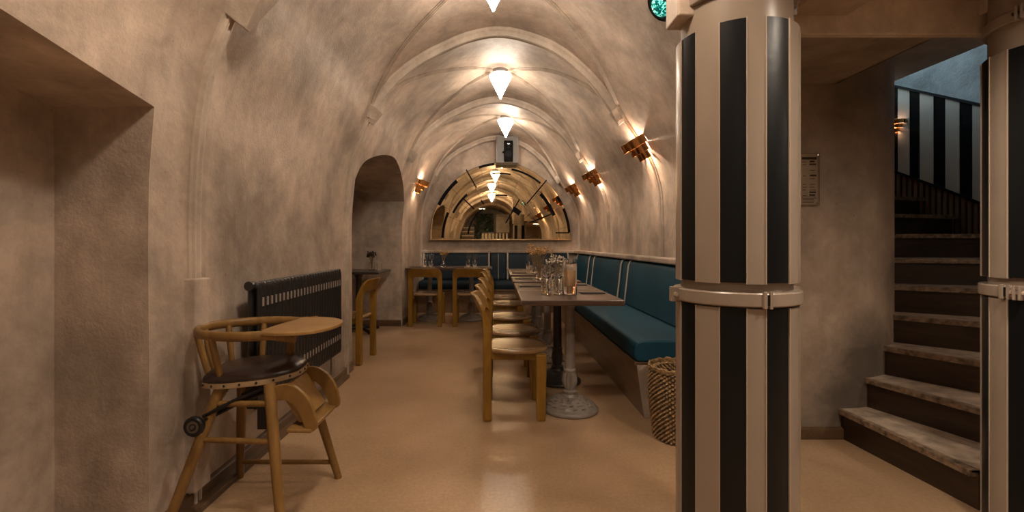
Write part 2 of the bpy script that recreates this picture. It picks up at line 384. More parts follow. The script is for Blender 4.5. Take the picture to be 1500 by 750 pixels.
o = MB().box(0.64, 0.95, 1.66, 1.78, 1.955, 2.72).box(1.0, 5.3, 1.95, 1.99, 2.018, 2.72).build('trim_beam', M['beam'], smooth=0, bevel=0.006); struct(o)
# stairwell outer wall (round) with a straight run to the hall, lid far above
SR = 2.1
so = [(3.63, 1.78), (3.63, 2.15)]+[(PC.x+SR*cos(rad(a)), PC.y+SR*sin(rad(a))) for a in range(-38, 103, 4)]
sw = MB().grid([[(x, y, z) for x, y in so] for z in frange(0, 3.62, 0.3)])
o = sw.build('wall_stairwell', M['stairwall'], smooth=35); struct(o)
o = MB().box(0.3, 4.3, 1.78, 5.8, 3.62, 3.7).build('ceiling_stairwell', M['stairwall'], smooth=0); struct(o)
o = MB().box(3.55, 5.3, 1.775, 1.785, 0, 2.0).build('wall_stairside', M['plaster'], smooth=0); struct(o)

# ------------------------------------------------------------------ ribs, pilasters and corbels (each arch one trim)
def full_profile(): 
    return [(x, z) for x, z in LP if z < 2.24], UP, [(x, z) for x, z in RP if z < 2.24]
def rib_sweep(mb, pts3, nrm, wdt, dep, fil=0.35):
    path = [Vector(p) for p in pts3]; fr = []
    for i, p in enumerate(path):
        t = (path[min(i+1, len(path)-1)]-path[max(i-1, 0)]).normalized()
        nn = nrm[i]; nn = (nn-t*nn.dot(t)).normalized(); fr.append((t.cross(nn), nn))
    W = wdt/2
    prof = [(-W, -0.03), (-W, dep*0.35), (-W*0.66, dep*0.5), (-W*0.6, dep*0.92), (-W*0.3, dep), (-W*0.14, dep*0.6), (W*0.14, dep*0.6), (W*0.3, dep), (W*0.6, dep*0.92), (W*0.66, dep*0.5), (W, dep*0.35), (W, -0.03)]
    mb.sweep(path, prof, fr)
def nrm2(tab):   # inward normals of a profile (x,z)
    out = []
    for i in range(len(tab)):
        a = tab[max(i-1,0)]; b_ = tab[min(i+1,len(tab)-1)]
        t = Vector((b_[0]-a[0], 0, b_[1]-a[1])).normalized(); n_ = Vector((t.z, 0, -t.x))
        c = Vector((0.1-tab[i][0], 0, 1.2-tab[i][1]))
        out.append(n_ if n_.dot(c) > 0 else -n_)
    return out
def corbel(par, x, y, z, s, sc_=1.0):
    # faceted console: wedge block hanging below the springing
    u = Vector((-0.48*s if s > 0 else 0.32, 0, 0.9)).normalized(); u = Vector((-s*0.40, 0, 0.91)).normalized(); nn = Vector((-s*0.91, 0, -0.40)); yy = Vector((0,1,0))
    m_ = MB(); B = Vector((x, y, z))
    def q(a, b_, c): return B+u*a*sc_+nn*b_*sc_+yy*c*sc_
    m_.add([q(-0.02,-0.03,-0.04),q(-0.02,-0.03,0.04),q(-0.05,0.085,0.012),q(-0.05,0.085,-0.012),q(0.14,-0.03,-0.075),q(0.14,-0.03,0.075),q(0.11,0.115,0.05),q(0.11,0.115,-0.05)],
           [(3,2,1,0),(4,5,6,7),(0,1,5,4),(1,2,6,5),(2,3,7,6),(3,0,4,7)])
    return m_.build('corbel', M['rib'], par, smooth=0, bevel=0.004)
tn = 0
ARCHES = [(-2.05, True), (0.0, True), (2.05, True), (4.12, True), (6.05, False), (8.22, True)]
for (ya, leftpil) in ARCHES:
    tn += 1
    mb = MB(); nn = nrm2(UP)
    rib_sweep(mb, [(x, ya, z) for x, z in UP], nn, 0.09, 0.075)
    o = mb.build('trim_%d' % tn, M['rib'], smooth=50); struct(o)
    pl = MB()
    if leftpil:
        t = [(x, z) for x, z in LP]
        rib_sweep(pl, [(x, ya, z) for x, z in t], nrm2(t), 0.075 if ya > 1 else 0.08, 0.028)
        pl.build('pilaster', M['rib'], o, smooth=50)
        pl = MB()
        if 1 < ya < 3:
            pl.box(-1.33, -1.275, ya-0.055, ya+0.055, 0.09, 1.0); pl.build('plinth', M['plaster'], o, smooth=0, bevel=0.006)
    if ya > 2.78:
        t = [(x, z) for x, z in RP]; pl = MB()
        rib_sweep(pl, [(x, ya, z) for x, z in t], nrm2(t), 0.075, 0.028)
        pl.build('pilaster', M['rib'], o, smooth=50)
    corbel(o, -1.125 if ya != 2.05 else -1.155, ya, 2.25 if ya != 2.05 else 2.175, -1, 1.25 if 1 < ya < 3 else 0.85)
    corbel(o, 1.12, ya, 2.25, 1, 1.0 if 1 < ya < 3 else 0.85)
LAMPS = [(-0.02, 3.18), (0.045, 5.1), (0.14, 6.95), (0.0, 1.05), (0.0, -1.0), (0.0, -3.2)]
BAYS = [(2.05, 4.12, LAMPS[0]), (4.12, 6.05, LAMPS[1]), (6.05, 8.22, LAMPS[2]), (0.0, 2.05, LAMPS[3])]
for (ya, yb, (lx, ly)) in BAYS:
    for (sx, sy) in ((-1, ya), (1, ya), (-1, yb), (1, yb)):
        tn += 1; xs = -1.10 if sx < 0 else 1.09; pts = []; nn = []
        for i in range(25):
            t = i/24; x = lerp(xs, lx+sx*0.06, t); y = lerp(sy, ly, t**0.92); pts.append((x, y, ZU(x)))
        p2 = nrm2([(p[0], p[2]) for p in pts])
        mb = MB(); rib_sweep(mb, pts, p2, 0.04, 0.022)
        o = mb.build('trim_%d' % tn, M['rib'], smooth=50); struct(o)

# baseboards
def baseboard(name, pts, h=0.085, t=0.022, side=1):
    mb = MB()
    for (x0, y0), (x1, y1) in zip(pts, pts[1:]):
        d = Vector((x1-x0, y1-y0, 0)).normalized(); nn = Vector((-d.y, d.x, 0))*side*t
        mb.hexa([(x0,y0,0),(x1,y1,0),(x1+nn.x,y1+nn.y,0),(x0+nn.x,y0+nn.y,0)], [(x0,y0,h),(x1,y1,h),(x1+nn.x,y1+nn.y,h*0.86),(x0+nn.x,y0+nn.y,h*0.86)])
    return struct(mb.build(name, M['base_wood'], smooth=0, bevel=0.003))
o = baseboard('baseboard_left', [(-1.322, 1.80), (-1.322, 4.30)], side=-1)
MB().box(-1.322, -1.258, 1.80, 4.05, 0, 0.028).build('floor_strip', M['base_wood'], o, smooth=0, bevel=0.004)
baseboard('baseboard_alcove', [(-2.6, 6.59), (-1.33, 6.59)], side=-1)
baseboard('baseboard_corner', [(-1.322, 6.6), (-1.322, 8.3)], side=-1)
baseboard('baseboard_pier', [(1.46, 2.784), (2.04, 2.784)], h=0.07, side=-1)
# plaster ledge above the benches
o = MB().box(1.36, 1.47, 2.95, 8.3, 0.985, 1.035).build('trim_ledge_right', M['plaster'], smooth=0, bevel=0.012); struct(o)
o = MB().box(-1.31, 1.44, 8.24, 8.37, 0.985, 1.035).build('trim_ledge_back', M['plaster'], smooth=0, bevel=0.012); struct(o)

# ------------------------------------------------------------------ pillars with striped sheaths
def ang_of(px, C, R):
    k = (px-VX)/F; d = Vector((k, 1)).normalized(); b_ = d.dot(Vector(C)); c = Vector(C).length_squared-R*R
    s = b_-sqrt(max(0, b_*b_-c)); p = d*s-Vector(C); return math.degrees(atan2(p.y, p.x)) % 360
def curved_plate(mb, R0, R1, a0, a1, z0, z1, n_=6):
    pts = [(R1*cos(rad(lerp(a0,a1,i/n_))), R1*sin(rad(lerp(a0,a1,i/n_)))) for i in range(n_+1)]+[(R0*cos(rad(lerp(a1,a0,i/n_))), R0*sin(rad(lerp(a1,a0,i/n_)))) for i in range(n_+1)]
    return mb.prism(pts, z0, z1)
def pillar(name, C, edges, label, lug_a, clasp_a, clasp_b):
    t = thing(name, label, 'pillar', (C[0], C[1], 0))
    MB().lathe([(0.183, 0.0), (0.183, 2.235)], 48).build('shaft', M['cream'], t)
    for (z0, z1) in ((0.015, 0.938), (1.018, 1.885)):
        for i, (a0, a1, blk) in enumerate(edges):
            n_ = max(3, int(abs(a1-a0)/5))
            mb = MB(); curved_plate(mb, 0.184, 0.199 if blk else 0.201, a0, a1, z0 if not blk else z0+0.004, z1, n_)
            ob = mb.build('stripe', M['black_gloss'] if blk else M['cream'], t, smooth=30)
            ob['label'] = 'black enamel stripe' if blk else 'cream enamel stripe'
            mb = MB(); curved_plate(mb, 0.198, 0.2035, a0-0.45, a0+0.45, z0, z1+0.002, 1); mb.build('seam_bead', M['cream_edge'], t, smooth=0)
    for (z0, z1, R) in ((0.945, 0.990, 0.2075), (1.985, 2.03, 0.196)):
        b_ = MB(); b_.lathe([(0.18, z0), (R, z0), (R+0.003, z0+0.004), (R+0.003, z1-0.004), (R, z1), (0.18, z1)], 64).build('clamp_band', M['cream'], t, smooth=30)
        for la in (lug_a, lug_a+180):
            d = Vector((cos(rad(la)), sin(rad(la)), 0)); tt = Vector((-d.y, d.x, 0)); lg = MB()
            mm = Matrix.Translation((0,0,(z0+z1)/2)) @ Matrix(((d.x,tt.x,0,0),(d.y,tt.y,0,0),(0,0,1,0),(0,0,0,1)))
            hz = (z1-z0)/2+0.004
            lg.box(R-0.008, R+0.028, -0.012, -0.004, -hz, hz).box(R-0.008, R+0.028, 0.004, 0.012, -hz, hz).xf(mm)
            ob = lg.build('lug', M['cream'], t, smooth=0, bevel=0.002)
            MB().tube([mm @ Vector((R+0.014,-0.022,0)), mm @ Vector((R+0.014,0.022,0))], 0.008, 6).build('bolt', M['iron_dark' if z0 > 1.5 else 'cream_edge'], ob, smooth=0)
    # clasp on the middle band: two lips with a dark slot
    for ca, wd in ((clasp_a, clasp_b),):
        mb = MB(); curved_plate(mb, 0.205, 0.2155, ca-wd, ca, 0.940, 0.995, 2); ob = mb.build('clasp', M['cream'], t, smooth=0, bevel=0.002)
        mb = MB(); curved_plate(mb, 0.205, 0.2125, ca, ca+wd*0.75, 0.950, 0.985, 2); mb.build('slot', M['black'], ob, smooth=0)
        mb = MB(); curved_plate(mb, 0.205, 0.2155, ca+wd*0.75, ca+wd*1.4, 0.940, 0.995, 2); mb.build('lip', M['cream'], ob, smooth=0)
    return t
C1 = (0.87, 1.72)
e = [ang_of(p, C1, 0.2) for p in (998, 1020, 1054, 1094, 1122, 1156)]
# e holds stripe borders on the visible side (increasing px = increasing angle); the far side repeats the rhythm
a = e[:]; edges1 = [(a[0], a[1], True), (a[1], a[2], False), (a[2], a[3], True), (a[3], a[4], False), (a[4], a[5], True)]
rest = 360-(a[5]-a[0]); nb = 7
for i in range(nb): edges1.append((a[5]+rest*i/nb, a[5]+rest*(i+1)/nb, i % 2 == 1))
pillar('pillar', C1, edges1, 'round black and cream striped pillar beside the woven basket', ang_of(996, C1, 0.205)-3, ang_of(1121, C1, 0.2), 3.2)
C2 = (2.14, 1.80)
e = [ang_of(p, C2, 0.2) for p in (1450, 1476)]
a0 = e[0]; wd_ = (e[1]-e[0]); edges2 = []
k_ = [( -24, 0, True), (0, wd_, False), (wd_, wd_+24, True)]
acc = wd_+24; last = 336; i = 0; nseg = 11
edges2 = [(a0+p, a0+q, b_) for p, q, b_ in k_]
for i in range(nseg): edges2.append((a0+acc+(last-acc)*i/nseg, a0+acc+(last-acc)*(i+1)/nseg, i % 2 == 1))
pillar('pillar', C2, edges2, 'round black and cream striped pillar in front of the dark stairs', ang_of(1496, C2, 0.205), ang_of(1474, C2, 0.2), 4.0)

# ------------------------------------------------------------------ winding stair
RISE = 0.1745
TH = [-87, -73.5, -60, -46.5, -33, -19, -1, 16, 23, 30, 37.5, 45, 53, 61, 70]
st = thing('staircase', 'dark wooden winding staircase with worn pale treads climbing round the pier', 'staircase', (2.5, 2.9, 0))
def rout(a):
    r = SR-0.01; s = sin(rad(a))
    if s < -0.05: r = min(r, (PC.y-2.03)/-s)
    c = cos(rad(a))
    if c > 0.3: r = min(r, max(1.2, (3.62-PC.x)/c) if a < -38 else r)
    return r
def pt(a, r): return (PC.x+r*cos(rad(a))-2.5, PC.y+r*sin(rad(a))-2.9)
for k in range(len(TH)-1):
    a0, a1 = TH[k], TH[k+1]; z1 = RISE*(k+1); z0 = RISE*k
    for_tread = [a0-1.1]+[lerp(a0, a1, i/5) for i in range(1, 6)]+[a1+1.0]
    outer = [pt(q, rout(q)) for q in for_tread]; inner = [pt(q, PR-0.01) for q in for_tread]
    MB().prism(outer+inner[::-1], z1-0.012, z1).build('tread', M['tread'], st, smooth=0)
    nz = [pt(a0-1.5, PR-0.01), pt(a0-1.5 if k else a0-1.5, rout(a0-1.5)), pt(a0+0.3, rout(a0+0.3)), pt(a0+0.3, PR-0.01)]
    MB().prism(nz, z1-0.030, z1+0.001).build('nosing', M['nosing'], st, smooth=0, bevel=0.003)
    rs = [pt(a0, PR-0.01), pt(a0, rout(a0)), pt(a0+1.2, rout(a0+1.2)), pt(a0+1.2, PR-0.01)]
    MB().prism(rs, max(0, z0-0.01), z1-0.012).build('riser', M['dark_wood'], st, smooth=0)
# striped lacquer panels, slatted dado and rails on the round wall
def zline(a): return 1.475+(a-10.4)*0.0203
def zstep(a):
    for k in range(len(TH)-1):
        if TH[k] <= a < TH[k+1]: return RISE*(k+1)
    return RISE*len(TH) if a > 0 else 0
wp = thing('wall_panelling', 'black and cream striped panelling over dark wooden slats along the curved stairs', 'wall panelling', (2.0, 3.55, 0))
def wallplate(mb, a0, a1, zf0, zf1, R0, R1, n_=2):
    vs = []
    for i in range(n_+1):
        a = lerp(a0, a1, i/n_); c, s = cos(rad(a)), sin(rad(a)); z0, z1 = zf0(a), zf1(a)
        vs += [(R0*c, R0*s, z0), (R0*c, R0*s, z1), (R1*c, R1*s, z1), (R1*c, R1*s, z0)]
    fs = [(0,1,2,3), tuple(n_*4+j for j in (3,2,1,0))]
    for i in range(n_):
        for j in range(4): fs.append((i*4+j, (i+1)*4+j, (i+1)*4+(j+1)%4, i*4+(j+1)%4))
    mb.add(vs, fs)
aa = 10.4-2.6*5; k = 0
pxs = [1439.5, 1424, 1405, 1384.5, 1367, 1347, 1332, 1315]
bnd = []
for p in pxs:
    kx = (p-VX)/F   # ray hits the round wall
    A_ = kx*kx+1; B_ = -2*(kx*PC.x+PC.y); C_ = PC.length_squared-(SR-0.03)**2; y = (-B_+sqrt(B_*B_-4*A_*C_))/(2*A_); bnd.append(math.degrees(atan2(y-PC.y, kx*y-PC.x)))
step = (bnd[-1]-bnd[0])/7
bnd = [bnd[0]-step*i for i in (3,2,1)]+bnd+[bnd[-1]+step*i for i in range(1, 9)]
for i, (q0, q1) in enumerate(zip(bnd, bnd[1:])):
    blk = (i % 2 == 0) if True else False
    blk = ((i-3) % 2 == 1)
    mb = MB(); wallplate(mb, q0, q1, lambda a: zline(a)+0.02, lambda a: zline(a)+0.82, SR-0.002, SR-(0.022 if blk else 0.028))
    ob = mb.build('panel', M['panel_black'] if not blk is True and False else (M['panel_black'] if blk else M['panel_cream']), wp, smooth=30)
    ob['label'] = 'black lacquered panel' if blk else 'cream lacquered panel'
for (zo, nm) in ((0.0, 'rail'), (0.82, 'rail')):
    mb = MB(); wallplate(mb, bnd[0], bnd[-1], lambda a: zline(a)+zo-0.002, lambda a: zline(a)+zo+0.022, SR-0.002, SR-0.042, 24); mb.build(nm, M['black'], wp, smooth=30)
mb = MB(); wallplate(mb, -10, 60, lambda a: max(0, zstep(a)-0.3), lambda a: zline(a), SR-0.002, SR-0.012, 40); mb.build('backing', M['dark_wood'], wp, smooth=30)
for i in range(34):
    q = 2.5+i*1.22
    mb = MB(); wallplate(mb, q, q+0.70, lambda a: zstep(a)+0.002, lambda a: zline(a)-0.004, SR-0.012, SR-0.034, 1); mb.build('slat', M['slat'], wp, smooth=0)

# ------------------------------------------------------------------ teal benches
def rounded_slab(x0, x1, y0, y1, z0, z1): return MB().box(x0, x1, y0, y1, z0, z1)
bn = thing('banquette', 'long teal upholstered banquette along the right wall, behind the row of dining tables', 'banquette', (1.1, 3.0, 0))
OX, OY = 1.1, 3.0
Y0, Y1 = 3.0, 7.72
def P_(mb, name, m_, par, **k):
    mb.v = [(v[0]-OX, v[1]-OY, v[2]) for v in mb.v]; return mb.build(name, m_, par, **k)
for (ya, yb) in ((Y0, 5.2), (5.205, 7.72)):
    mb = MB(); ny = 16
    rows = []
    prof = [(1.34,0.396),(0.905,0.396),(0.885,0.41),(0.88,0.47),(0.892,0.515),(0.925,0.531),(1.0,0.534),(1.2,0.532),(1.34,0.528)]
    mb.sweep([(0,y,0) for y in frange(ya, yb, 0.3)], prof, [((1,0,0),(0,0,1))]*len(frange(ya, yb, 0.3)))
    P_(mb, 'seat_cushion', M['teal'], bn, smooth=50, bevel=0.012)
for (ya, yb) in ((3.12, 4.86), (4.865, 5.125), (5.13, 6.58), (6.585, 6.885), (6.89, 7.95)):
    mb = MB(); fr_ = frange(ya, yb, 0.3)
    prof = [(1.44,0.53),(1.32,0.53),(1.345,0.75),(1.365,0.93),(1.38,0.965),(1.41,0.98),(1.44,0.98)]
    mb.sweep([(0,y,0) for y in fr_], prof, [((1,0,0),(0,0,1))]*len(fr_))
    cu = P_(mb, 'back_cushion', M['teal'], bn, smooth=50, bevel=0.012)
    if yb-ya < 0.5: cu.location.x = 0.012
    for yy in ((ya+0.012, yb-0.012) if yb-ya > 0.5 else ()):
        mb = MB().tube([(1.318,yy,0.535),(1.343,yy,0.75),(1.362,yy,0.925),(1.378,yy,0.966),(1.41,yy,0.984),(1.45,yy,0.985)], 0.0095, 6)
        P_(mb, 'piping', M['piping'], cu)
mb = MB().hexa([(0.977,3.11,0),(1.44,3.11,0),(1.44,7.72,0),(0.977,7.72,0)], [(0.90,3.03,0.37),(1.44,3.03,0.37),(1.44,7.72,0.37),(0.90,7.72,0.37)])
P_(mb, 'base', M['bench_wood'], bn, smooth=0)
mb = MB().hexa([(0.975,3.095,0),(1.44,3.095,0),(1.44,3.112,0),(0.975,3.112,0)], [(0.898,3.01,0.375),(1.44,3.01,0.375),(1.44,3.03,0.375),(0.898,3.03,0.375)])
P_(mb, 'end_panel', M['plaster'], bn, smooth=0, bevel=0.004)
P_(MB().box(0.885, 1.44, 3.01, 7.72, 0.372, 0.396), 'ledge', M['base_wood'], bn, smooth=0, bevel=0.004)
bb = thing('banquette', 'dark teal upholstered banquette along the back wall under the arched mirror', 'banquette', (0, 8.0, 0)); OX, OY = 0, 8.0
prof = [(8.2,0.396),(7.76,0.396),(7.742,0.41),(7.737,0.47),(7.75,0.515),(7.78,0.531),(7.9,0.534),(8.2,0.528)]
for (xa, xb) in ((-1.28, -0.03), (-0.025, 1.30)):
    fr_ = frange(xa, xb, 0.3); mb = MB(); mb.sweep([(x,0,0) for x in fr_], prof, [((0,1,0),(0,0,1))]*len(fr_)); P_(mb, 'seat_cushion', M['navy'], bb, smooth=50, bevel=0.01)
for (xa, xb) in ((-1.28, -0.115), (-0.105, 0.175), (0.185, 1.26)):
    fr_ = frange(xa, xb, 0.3); mb = MB(); mb.sweep([(x,0,0) for x in fr_], [(8.3,0.53),(8.14,0.53),(8.165,0.75),(8.185,0.93),(8.2,0.965),(8.23,0.98),(8.3,0.98)], [((0,1,0),(0,0,1))]*len(fr_))
    cu = P_(mb, 'back_cushion', M['navy'], bb, smooth=50, bevel=0.02, seg=3)
    for xx in ((xb-0.012, xa+0.012) if xb-xa > 0.5 else (lerp(xa, xb, 0.5),)):
        r_ = 0.014 if xb-xa > 0.5 else 0.005
        P_(MB().tube([(xx,8.138,0.535),(xx,8.162,0.75),(xx,8.183,0.93),(xx,8.2,0.968),(xx,8.25,0.985)], r_, 6), 'piping', M['piping'], cu)
P_(MB().hexa([(-1.3,7.84,0),(1.36,7.84,0),(1.36,8.3,0),(-1.3,8.3,0)], [(-1.3,7.78,0.372),(1.36,7.78,0.372),(1.36,8.3,0.372),(-1.3,8.3,0.372)]), 'base', M['bench_wood'], bb, smooth=0)
P_(MB().box(-1.3, 1.3, 7.745, 8.25, 0.372, 0.396), 'ledge', M['base_wood'], bb, smooth=0, bevel=0.004)

# ------------------------------------------------------------------ pedestal dining tables
TZ = 0.80
def ped_base(par, m_, plain=False):
    prof = [(0.0,0.0),(0.188,0.0),(0.196,0.006),(0.196,0.018),(0.188,0.028),(0.176,0.034)]
    for i in range(1, 12):
        t = i/11; prof.append((0.172-0.112*t, 0.036+0.062*sin(t*pi/2)))
    def dsp(a, j, r, z):
        if plain or j < 6 or j > 15: return 0
        return 0.010*abs(sin(a*7+z*55))*(1 if (j % 2) else -0.4)+0.005*sin(a*19-z*140)
    prof += [(0.056,0.105),(0.050,0.115)]
    MB().lathe(prof, 72, disp=dsp).build('foot', m_, par, smooth=55)
    prof = [(0.046,0.110),(0.050,0.118),(0.050,0.134),(0.036,0.142),(0.037,0.150),(0.045,0.172),(0.048,0.205),(0.045,0.235),(0.038,0.262),(0.043,0.270),(0.043,0.282),(0.036,0.290)]
    MB().lathe(prof, 48, disp=lambda a, j, r, z: (0.0045*cos(a*12) if 5 <= j <= 8 and not plain else 0)).build('collar', m_, par, smooth=50)
    prof = [(0.036,0.288),(0.0355,0.30),(0.0345,0.5),(0.033,0.70),(0.036,0.715),(0.05,0.73),(0.05,0.745),(0.13,0.752),(0.13,0.758)]
    MB().lathe(prof, 48, disp=lambda a, j, r, z: (-0.003*max(0, cos(a*12)) if 1 <= j <= 3 and not plain else 0)).build('column', m_, par, smooth=50)
def table_top(par, w_, d_, m_, th=0.035):
    MB().box(-w_/2, w_/2, -d_/2, d_/2, TZ-th, TZ).build('tabletop', m_, par, smooth=0, bevel=0.005)
def make_table(label, w_, d_, loc, m_top, m_base, group=None, plain=False, base_off=(0,0)):
    t = thing('dining_table', label, 'table', loc, 0, group); table_top(t, w_, d_, m_top)
    e_ = t
    n0 = set(x.name for x in bpy.data.objects)
    ped_base(t, m_base, plain)
    for c in t.children:
        if c.name not in n0: c.location = (base_off[0], base_off[1], 0)
    return t
ROW = [3.225, 3.87, 4.69, 5.62, 6.27]; ordn = ['nearest', 'second', 'third', 'fourth', 'fifth']
TX = 0.475
tg = 'dining tables in the row beside the banquette'
make_table('nearest brown-topped pedestal table of the row, holding the big glass jar', 0.64, 0.62, (TX, ROW[0], 0), M['table_wood'], M['iron_grey'], tg, base_off=(0.035, 0.045))
make_table('second pedestal table of the row, with the dark round foot', 0.64, 0.62, (TX, ROW[1], 0), M['table_wood'], M['iron_dark'], tg, True, base_off=(0.035, 0.07))
t3 = make_table('third table from the front in the row beside the banquette', 0.64, 0.62, (TX, ROW[2], 0), M['table_wood'], M['iron_grey'], tg, base_off=(0.035, 0.02))
dup(t3, (TX, ROW[3], 0), label='fourth table from the front in the row beside the banquette')
dup(t3, (TX, ROW[4], 0), label='farthest table of the row beside the banquette, near the back wall')
bt = make_table('dark-topped table at the back bench, in the left corner behind an oak chair', 0.62, 0.66, (-1.0, 7.10, 0), M['table_wood'], M['iron_grey'], 'tables at the back bench')
dup(bt, (-0.375, 7.10, 0), label='dark-topped table at the back bench, second from the left corner')

def make_alcove_table(label, loc):
    t = thing('dining_table', label, 'table', loc)
    MB().box(-0.35, 0.35, -0.35, 0.35, TZ-0.03, TZ).build('tabletop', M['iron_dark'], t, smooth=0, bevel=0.012)
    MB().lathe([(0.05,0.03),(0.042,0.06),(0.038,0.3),(0.038,0.7),(0.06,0.745),(0.12,0.77)], 20).build('column', M['iron_dark'], t)
    for k in range(4):
        a = k*pi/2+pi/4
        MB().tube([(0.03*cos(a),0.03*sin(a),0.07),(0.15*cos(a),0.15*sin(a),0.05),(0.29*cos(a),0.29*sin(a),0.022)], [0.03,0.026,0.021], 8).build('foot', M['black'], t)
    return t
at = make_alcove_table('black pedestal table in the alcove with the vase of dark flowers', (-1.80, 6.16, 0))

# ------------------------------------------------------------------ bentwood oak chairs (faces +X)
def make_chair(label, loc, rz, group=None):
    t = thing('dining_chair', label, 'chair', loc, rz, group)
    def lean(y, z):
        s = smooth01(0.60, 0.83, z); return s*(0.052+0.058*(1-min(1, abs(y)/0.235)**2))
    def thick(z): return lerp(0.056, 0.026, smooth01(0.60, 0.74, z))
    out = []; inn = []
    zc, R_, r_ = 0.81, 0.085, 0.05
    for z in (0.585, 0.62, 0.66, 0.69, 0.725): out.append((-0.235, z)); inn.append((-0.176, min(z, 0.66) if z < 0.66 else lerp(0.63, 0.64, (z-0.62)/0.105)))
    for i in range(7):
        a = i/6*pi/2; out.append((-0.235+R_-R_*cos(a), zc-R_+R_*sin(a))); inn.append((-0.176+r_-r_*cos(a), 0.690-r_+r_*sin(a)))
    for i in range(1, 12):
        q = i/12; out.append((lerp(-0.235+R_, 0.235-R_, q), zc)); inn.append((lerp(-0.176+r_, 0.176-r_, q), 0.690))
    out += [(-y, z) for y, z in reversed(out[:12])]; inn += [(-y, z) for y, z in reversed(inn[:12])]
    mb = MB(); rows = []
    for (yo, zo), (yi, zi) in zip(out, inn):
        row = []
        for (q) in (0, 0.5, 1):
            y, z = lerp(yo, yi, q), lerp(zo, zi, q); row.append((-0.173-lean(y, z)-thick(z)/2, y, z))
        for (q) in (1, 0.5, 0):
            y, z = lerp(yo, yi, q), lerp(zo, zi, q); row.append((-0.173-lean(y, z)+thick(z)/2, y, z))
        rows.append(row+[row[0]])
    vs = [p for r in rows for p in r[:6]]; fs = []
    for i in range(len(rows)-1):
        for j in range(6): fs.append((i*6+j, i*6+(j+1)%6, (i+1)*6+(j+1)%6, (i+1)*6+j))
    fs += [(5,4,3,2,1,0), tuple((len(rows)-1)*6+j for j in range(6))]
    mb.add(vs, fs); mb.build('backrest', M['oak'], t, smooth=50, bevel=0.006)
    for s in (-1, 1):
        y0, y1 = sorted((s*0.235, s*0.176))
        MB().box(-0.173-0.028, -0.173+0.028, y0, y1, 0, 0.59).build('leg', M['oak'], t, smooth=0, bevel=0.009)
        MB().hexa([(0.148,y0,0),(0.204,y0,0),(0.204,y1,0),(0.148,y1,0)], [(0.140,y0,0.432),(0.212,y0,0.432),(0.212,y1,0.432),(0.140,y1,0.432)]).build('leg', M['oak'], t, smooth=0, bevel=0.009)
    n_ = 40; poly = []
    for i in range(n_):
        a = 2*pi*i/n_; x = 0.015+0.225*cos(a); y = 0.235*sin(a)
        k = 1-0.0*abs(sin(2*a)); poly.append((abs(cos(a))**0.8*(1 if cos(a) > 0 else -1)*0.222+0.018, abs(sin(a))**0.75*(1 if sin(a) > 0 else -1)*0.222))
    rings = [(0.955, 0.428), (1.0, 0.434), (1.0, 0.448), (0.97, 0.456), (0.80, 0.452), (0.5, 0.446), (0.2, 0.444)]
    vs = []; fs = []
    for q, z in rings: vs += [(0.018+(x-0.018)*q, y*q, z) for x, y in poly]
    for r in range(len(rings)-1):
        for i in range(n_): fs.append((r*n_+i, r*n_+(i+1)%n_, (r+1)*n_+(i+1)%n_, (r+1)*n_+i))
    fs += [tuple(range(n_-1,-1,-1)), tuple((len(rings)-1)*n_+i for i in range(n_))]
    MB().add(vs, fs).build('seat', M['oak_seat'], t, smooth=60)
    for (ya, yb) in ((-0.176, -0.150), (0.150, 0.176)): MB().box(-0.15, 0.15, ya, yb, 0.385, 0.430).build('seat_rail', M['oak'], t, smooth=0, bevel=0.004)
    return t
CY = [3.275, 3.87, 4.62, 5.62, 6.28]; cg = 'oak chairs along the row of tables'
ch = make_chair('nearest oak chair of the row, facing the table with the big glass jar', (0.115, CY[0], 0), 0, cg)
for i in range(1, 5):
    dup(ch, (0.115+(0.0, 0.0, -0.005, -0.015, 0.0)[i], CY[i], 0), 0, ['', 'second oak chair from the front in the row beside the tables', 'third oak chair from the front in the row beside the tables',
        'fourth oak chair from the front in the row beside the tables', 'farthest oak chair of the row beside the tables'][i])
dup(ch, (-0.985, 6.70, 0), pi/2, 'oak chair at the back bench nearest the left corner, its back to us', 'oak chairs at the back bench')
dup(ch, (-0.37, 6.70, 0), pi/2, 'oak chair at the back bench just left of the row, its back to us', 'oak chairs at the back bench')
dup(ch, (-1.46, 4.68, 0), pi-0.06, 'oak chair standing at the mouth of the alcove beside the radiator wall', 'oak chairs in the alcove')
dup(ch, (-1.98, 5.62, 0), 0.15, 'half-hidden oak chair inside the alcove, behind the chair at its mouth', 'oak chairs in the alcove')

# ------------------------------------------------------------------ glassware, vases, napkins
gcount = 0
def lathe_thing(name, prof, m_, seg=20): return MB().lathe(prof, seg, cap=False).mesh(name, m_, 60)
ME = {}
ME['wine'] = lathe_thing('wine_glass', [(0.0,0.0),(0.034,0.0),(0.034,0.002),(0.006,0.006),(0.0035,0.02),(0.0035,0.085),(0.010,0.096),(0.030,0.120),(0.036,0.145),(0.034,0.175),(0.029,0.202),(0.028,0.202),(0.0325,0.175),(0.0345,0.145),(0.0285,0.122),(0.008,0.102),(0.0,0.100)], M['glass'])
ME['tumbler'] = lathe_thing('tumbler', [(0.0,0.0),(0.030,0.0),(0.032,0.003),(0.036,0.095),(0.0345,0.095),(0.0305,0.008),(0.0,0.007)], M['glass'])
ME['jar'] = lathe_thing('hurricane_jar', [(0.0,0.0),(0.046,0.0),(0.050,0.004),(0.050,0.235),(0.052,0.245),(0.049,0.245),(0.047,0.235),(0.047,0.01),(0.0,0.009)], M['glass'], 28)
